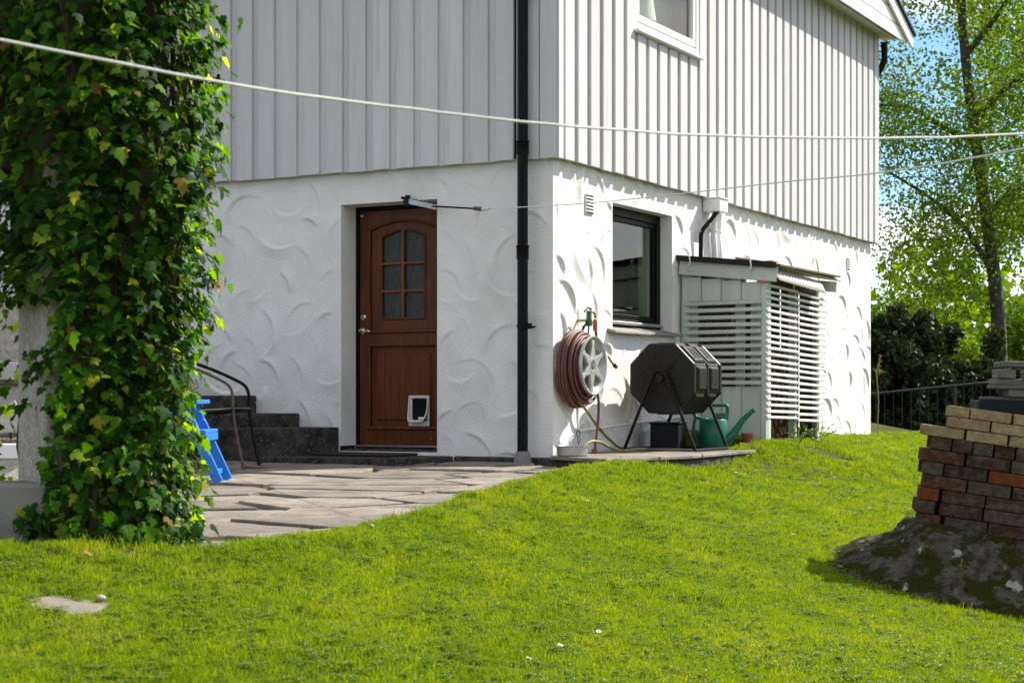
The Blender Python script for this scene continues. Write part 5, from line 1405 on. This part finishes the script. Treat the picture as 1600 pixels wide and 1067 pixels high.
# weeds by the wood store and a withered stalk at the far house corner
def weed(name, label, loc, n, h, spread, seed, leaf=0.03):
    wr_ = random.Random(seed); t = thing(name, label, 'weed', loc)
    b = MB(); bl = MB()
    for k in range(n):
        a = wr_.uniform(0,6.283); tip = Vector((spread*math.cos(a)*wr_.random(), spread*math.sin(a)*wr_.random(), h*wr_.uniform(0.5,1)))
        pts = smooth_path([(0,0,-0.03),tip*0.5+Vector((0,0,0.02)),tip],4); b.tube(pts,0.0022,5)
        for p in pts[3:]:
            for j in range(2):
                d = Vector((wr_.gauss(0,1),wr_.gauss(0,1),wr_.uniform(-0.2,0.8))).normalized(); s1 = d.orthogonal().normalized(); L_ = leaf*wr_.uniform(0.6,1.2)
                bl.add([p, p+d*L_*0.5+s1*L_*0.32, p+d*L_, p+d*L_*0.5-s1*L_*0.32],[(0,1,2,3)])
    b.build('stem', M['weed'], t, smooth='all'); bl.build('leaves', M['weed'], t)['kind'] = 'stuff'
p = hw(2.95,0.93); weed('weed', 'leafy green weed sprouting under the left part of the front slats', (p.x,p.y,float(lawn_z(p.x,p.y))), 9, 0.17, 0.16, 1)
p = hw(3.5,0.93); weed('weed', 'leafy green weed sprouting under the right part of the front slats', (p.x,p.y,float(lawn_z(p.x,p.y))), 10, 0.22, 0.18, 2)
p = hw(8.22,0.10); ws = thing('dry_stalk', 'withered yellow flower stalk beside the far house corner', 'plant', (p.x,p.y,float(lawn_z(p.x,p.y))))
b = MB(); b.tube(smooth_path([(0,0,-0.03),(0.02,0,0.4),(0.0,0,0.75),(0.05,0,0.95)],5),0.006,5); b.build('stem', M['hose_yellow'], ws, smooth='all')
b = MB()
for k in range(7): b.add([(0.02,0,0.72+k*0.035),(0.05+0.02*math.sin(k*2),0.02,0.73+k*0.035),(0.045+0.02*math.cos(k*3),0,0.765+k*0.033),(0.015,-0.01,0.75+k*0.035)],[(0,1,2,3)])
b.build('petals', M['brass'], ws)

# ---------------------------------------------------------------- trees, hedge and railing beyond the lawn
def leaf_cloud(name, centres, radii, n_each, size, mt, parent, droop=0.0, flat=1.0, seed=1):
    r_ = np.random.default_rng(seed)
    C = np.repeat(np.asarray(centres), n_each, 0); RR = np.repeat(np.asarray(radii), n_each)
    n = len(C)
    d = r_.normal(size=(n,3)); d /= np.linalg.norm(d, axis=1)[:,None]
    rad = r_.random(n)**0.45
    P = C + d*(RR*rad)[:,None]*np.array([1,1,flat])
    if droop: P[:,2] -= droop*r_.random(n)**1.5
    a = r_.normal(size=(n,3)); a /= np.linalg.norm(a, axis=1)[:,None]
    c = r_.normal(size=(n,3)); c -= a*(a*c).sum(1)[:,None]; c /= np.linalg.norm(c, axis=1)[:,None]
    s = size*(0.6+0.8*r_.random(n))
    V = np.stack([P-a*s[:,None]*0.5, P+c*s[:,None]*0.36, P+a*s[:,None]*0.6, P-c*s[:,None]*0.36], 1).reshape(-1,3)
    F = np.arange(4*n).reshape(n,4)
    o = link(name, np_mesh(name, V, F, mt, smooth=False), parent); o['kind'] = 'stuff'
    return o
def limb(b, pts, r0, r1, n=6):
    P = smooth_path(pts, n); k = len(P); b.tube(P, [r0+(r1-r0)*i/(k-1) for i in range(k)], 7)
    return P
def tree(name, label, base, trunk, limbs, clusters, leaf, n_each, mt, seed, group=None, r0=0.2, droop=0.6, cat='tree'):
    t = thing(name, label, cat, base, (0,0,0), group)
    tb = MB(); P = limb(tb, trunk, r0, r0*0.25, 6); tr = tb.build('trunk', M['trunk'], t, smooth='all')
    r_ = random.Random(seed); pts = []
    for L_ in limbs:
        lb = MB(); P = limb(lb, L_, r0*0.36, 0.02, 6)
        for k in range(int(len(P)*0.7)):
            p = r_.choice(P[len(P)//4:]); q_ = p+Vector((r_.gauss(0,0.8),r_.gauss(0,0.8),r_.gauss(0.1,0.5)))
            lb.tube(smooth_path([p,(p+q_)/2+Vector((0,0,0.12)),q_,q_+Vector((r_.gauss(0,0.1),r_.gauss(0,0.1),-droop*0.7))],4),0.008,4); pts.append(q_); pts.append((p+q_)/2)
        lb.build('limb', M['trunk'], t, smooth='all')
    pts = [tuple(p) for p in pts] + clusters
    leaf_cloud('crown', pts, [r_.uniform(0.35,0.75) for _ in pts], n_each, leaf, mt, t, droop=droop, seed=seed)
    return t
tr_ = random.Random(91)
def ell(n, c, rad, hollow=0.0):
    out = []
    while len(out) < n:
        d = Vector((tr_.uniform(-1,1),tr_.uniform(-1,1),tr_.uniform(-1,1)))
        if hollow < d.length <= 1: out.append((c[0]+d.x*rad[0], c[1]+d.y*rad[1], c[2]+d.z*rad[2]))
    return out
# birch (coordinates relative to its foot)
bx, by = 8.45, 30.0; bz = float(ground_z(bx,by))
V3 = lambda x,z,y=0.0: (x-bx, y, z-bz)
tree('birch_tree', 'tall birch with thin drooping leafy twigs behind the house', (bx,by,bz),
     [V3(8.50,bz-0.3),V3(8.46,1.6),V3(8.43,2.8),V3(8.30,4.1),V3(8.05,5.9),V3(7.85,7.5),V3(7.75,9.3),V3(7.7,11.5),V3(7.7,13.5)],
     [[V3(8.35,3.6),V3(7.85,4.35,-.2),V3(7.2,4.9,-.3),V3(6.4,5.35,-.5)],[V3(8.05,5.9),V3(7.6,6.2,.3),V3(7.0,6.6,.5),V3(6.2,6.7,.8)],
      [V3(7.85,7.4),V3(8.3,8.0,-.3),V3(8.8,8.8,-.6),V3(9.4,9.4,-.8)],[V3(8.2,4.6),V3(8.8,5.1,.4),V3(9.5,5.4,.8),V3(10.3,5.6,.9)],
      [V3(7.8,8.4),V3(7.2,8.9,-.3),V3(6.6,9.3,-.4)],[V3(8.0,6.3),V3(8.6,6.9,-.6),V3(9.4,7.3,-1.0)],[V3(7.8,8.9),V3(7.4,10.0,.6),V3(6.9,11.2,.9)],[V3(7.75,9.6),V3(8.4,10.6,.2),V3(9.0,11.4,.2)]],
     ell(70, (7.9-bx,0,7.9-bz), (2.5,1.8,2.6)) + ell(34, (7.5-bx,-.3,5.9-bz), (1.9,1.4,1.3)) + ell(30, (9.3-bx,0,5.4-bz), (1.3,1.3,1.9)) + ell(26, (7.0-bx,-.2,4.0-bz), (1.2,1.0,1.2)) + ell(40, (8-bx,0,11-bz), (2.2,1.8,2.0)),
     0.060, 135, M['birch'], 5, r0=0.16, droop=0.9)
bx2, by2 = 14.5, 44.0; bz2 = float(ground_z(bx2,by2))
tree('birch_tree', 'pale yellow-green birch standing farther off behind the first birch', (bx2,by2,bz2),
     [(0,0,-0.3),(0.1,0,4),(0.0,0,8),(-0.2,0,14)], [[(0,0,5),(-1.2,0,6.5),(-2.6,0,7.2)],[(0,0,7),(1.3,0.4,8.6),(2.4,0.6,9.6)],[(0,0,9),(-1.3,-0.4,10.8),(-2.2,-0.6,12)],[(0,0,6),(1.4,-0.5,7.2),(2.8,-0.6,7.6)]],
     ell(110, (-0.3,0,10.5), (3.3,2.6,4.2)), 0.13, 85, M['birch'], 6, r0=0.22, droop=0.9)
# dark conifers just past the lawn
cz = float(ground_z(6.3,27.0))
for (x_,y_,h_,lab) in ((5.55,26.3,2.0,'dark bushy evergreen shrub against the far house corner'),(6.35,26.9,1.75,'dark evergreen shrub next to the shrub at the house corner'),(7.2,27.2,1.3,'lower dark evergreen shrub beside the round green bush')):
    t = thing('evergreen_shrub', lab, 'shrub', (x_,y_,cz))
    b = MB(); b.tube([(0,0,-0.2),(0,0,h_)],[0.06,0.02],7); b.build('trunk', M['trunk'], t)
    top = (2.85 if x_ < 6 else (2.6 if x_ < 7 else 2.0))-cz
    pts = [(tr_.gauss(0,0.42), tr_.gauss(0,0.35), top*tr_.random()**0.8*0.97) for _ in range(110)]
    leaf_cloud('crown', pts, [0.30*(1.15-0.6*p[2]/top) for p in pts], 170, 0.085, M['conifer'], t, seed=int(x_*10))
for i, (x_,y_,w_,h_,lab) in enumerate(((7.35,28.5,0.9,2.0,'round green bush beside the dark evergreens, behind the railing'),(9.3,31.5,1.3,2.5,'broad green bush at the foot of the birch'),
        (11.6,36.0,1.7,3.4,'large light green bush behind the slate pile'),(8.6,38.0,1.6,2.6,'light green bush farther back, seen under the birch twigs'),(13.8,40.0,2.2,3.6,'tall bright green bush at the far edge of the garden'))):
    z_ = float(ground_z(x_,y_)); t = thing('green_bush', lab, 'bush', (x_,y_,z_))
    b = MB()
    for k in range(5): a = k*1.26; b.tube([(0,0,-0.1),(0.3*w_*math.cos(a),0.3*w_*math.sin(a),h_*0.5),(0.5*w_*math.cos(a),0.5*w_*math.sin(a),h_*0.85)],[0.04,0.03,0.01],6)
    b.build('trunk', M['trunk'], t, smooth='all')
    tp = 1.5+(0.75 if i == 0 else 1.15+0.35*i)-z_
    pts = ell(90, (0,0,tp*0.5), (w_,w_*0.8,tp*0.5))
    leaf_cloud('crown', pts, [0.42]*len(pts), 120, 0.10+0.02*(i > 1), M['bush'], t, seed=40+i)
# a long tree belt beyond, reading as one mass
pts = [(tr_.uniform(-10,70), tr_.uniform(62,75), tr_.uniform(-3,5.0)+1.6*math.sin(k)) for k in range(640)]
o = leaf_cloud('far_woods', pts, [2.0]*len(pts), 90, 0.55, M['bush'], None, seed=71)
tag(o, 'far belt of green trees beyond the garden', 'woods', kind='stuff')
# iron railing
RL = thing('iron_railing', 'black iron railing in front of the dark shrubs', 'railing', (4.9,24.6,0), (0,0,0))
b = MB(); b.tube([(-1.2,0,1.40),(0.075,0,1.527),(1.72,0,1.690),(2.6,0,1.76)],0.019,8); b.build('top_rail', M['railing'], RL, smooth='all')
b = MB(); b.tube([(-1.2,0,0.62),(2.6,0,0.92)],0.018,8); b.build('bottom_rail', M['railing'], RL, smooth='all')
for k in range(30):
    x_ = -1.1+k*0.125; zt = 1.41+(x_+1.1)*0.0985
    b = MB(); b.tube([(x_,0,zt-0.80),(x_,0,zt)],0.005 if k % 10 else 0.016,6); b.build('baluster', M['railing'], RL)
for x_ in (-1.1,0.15,1.4,2.6):
    b = MB(); b.tube([(x_,0,float(ground_z(4.9+x_,24.6))-0.1),(x_,0,1.42+(x_+1.1)*0.0985)],0.025,8); b.build('post', M['railing'], RL)
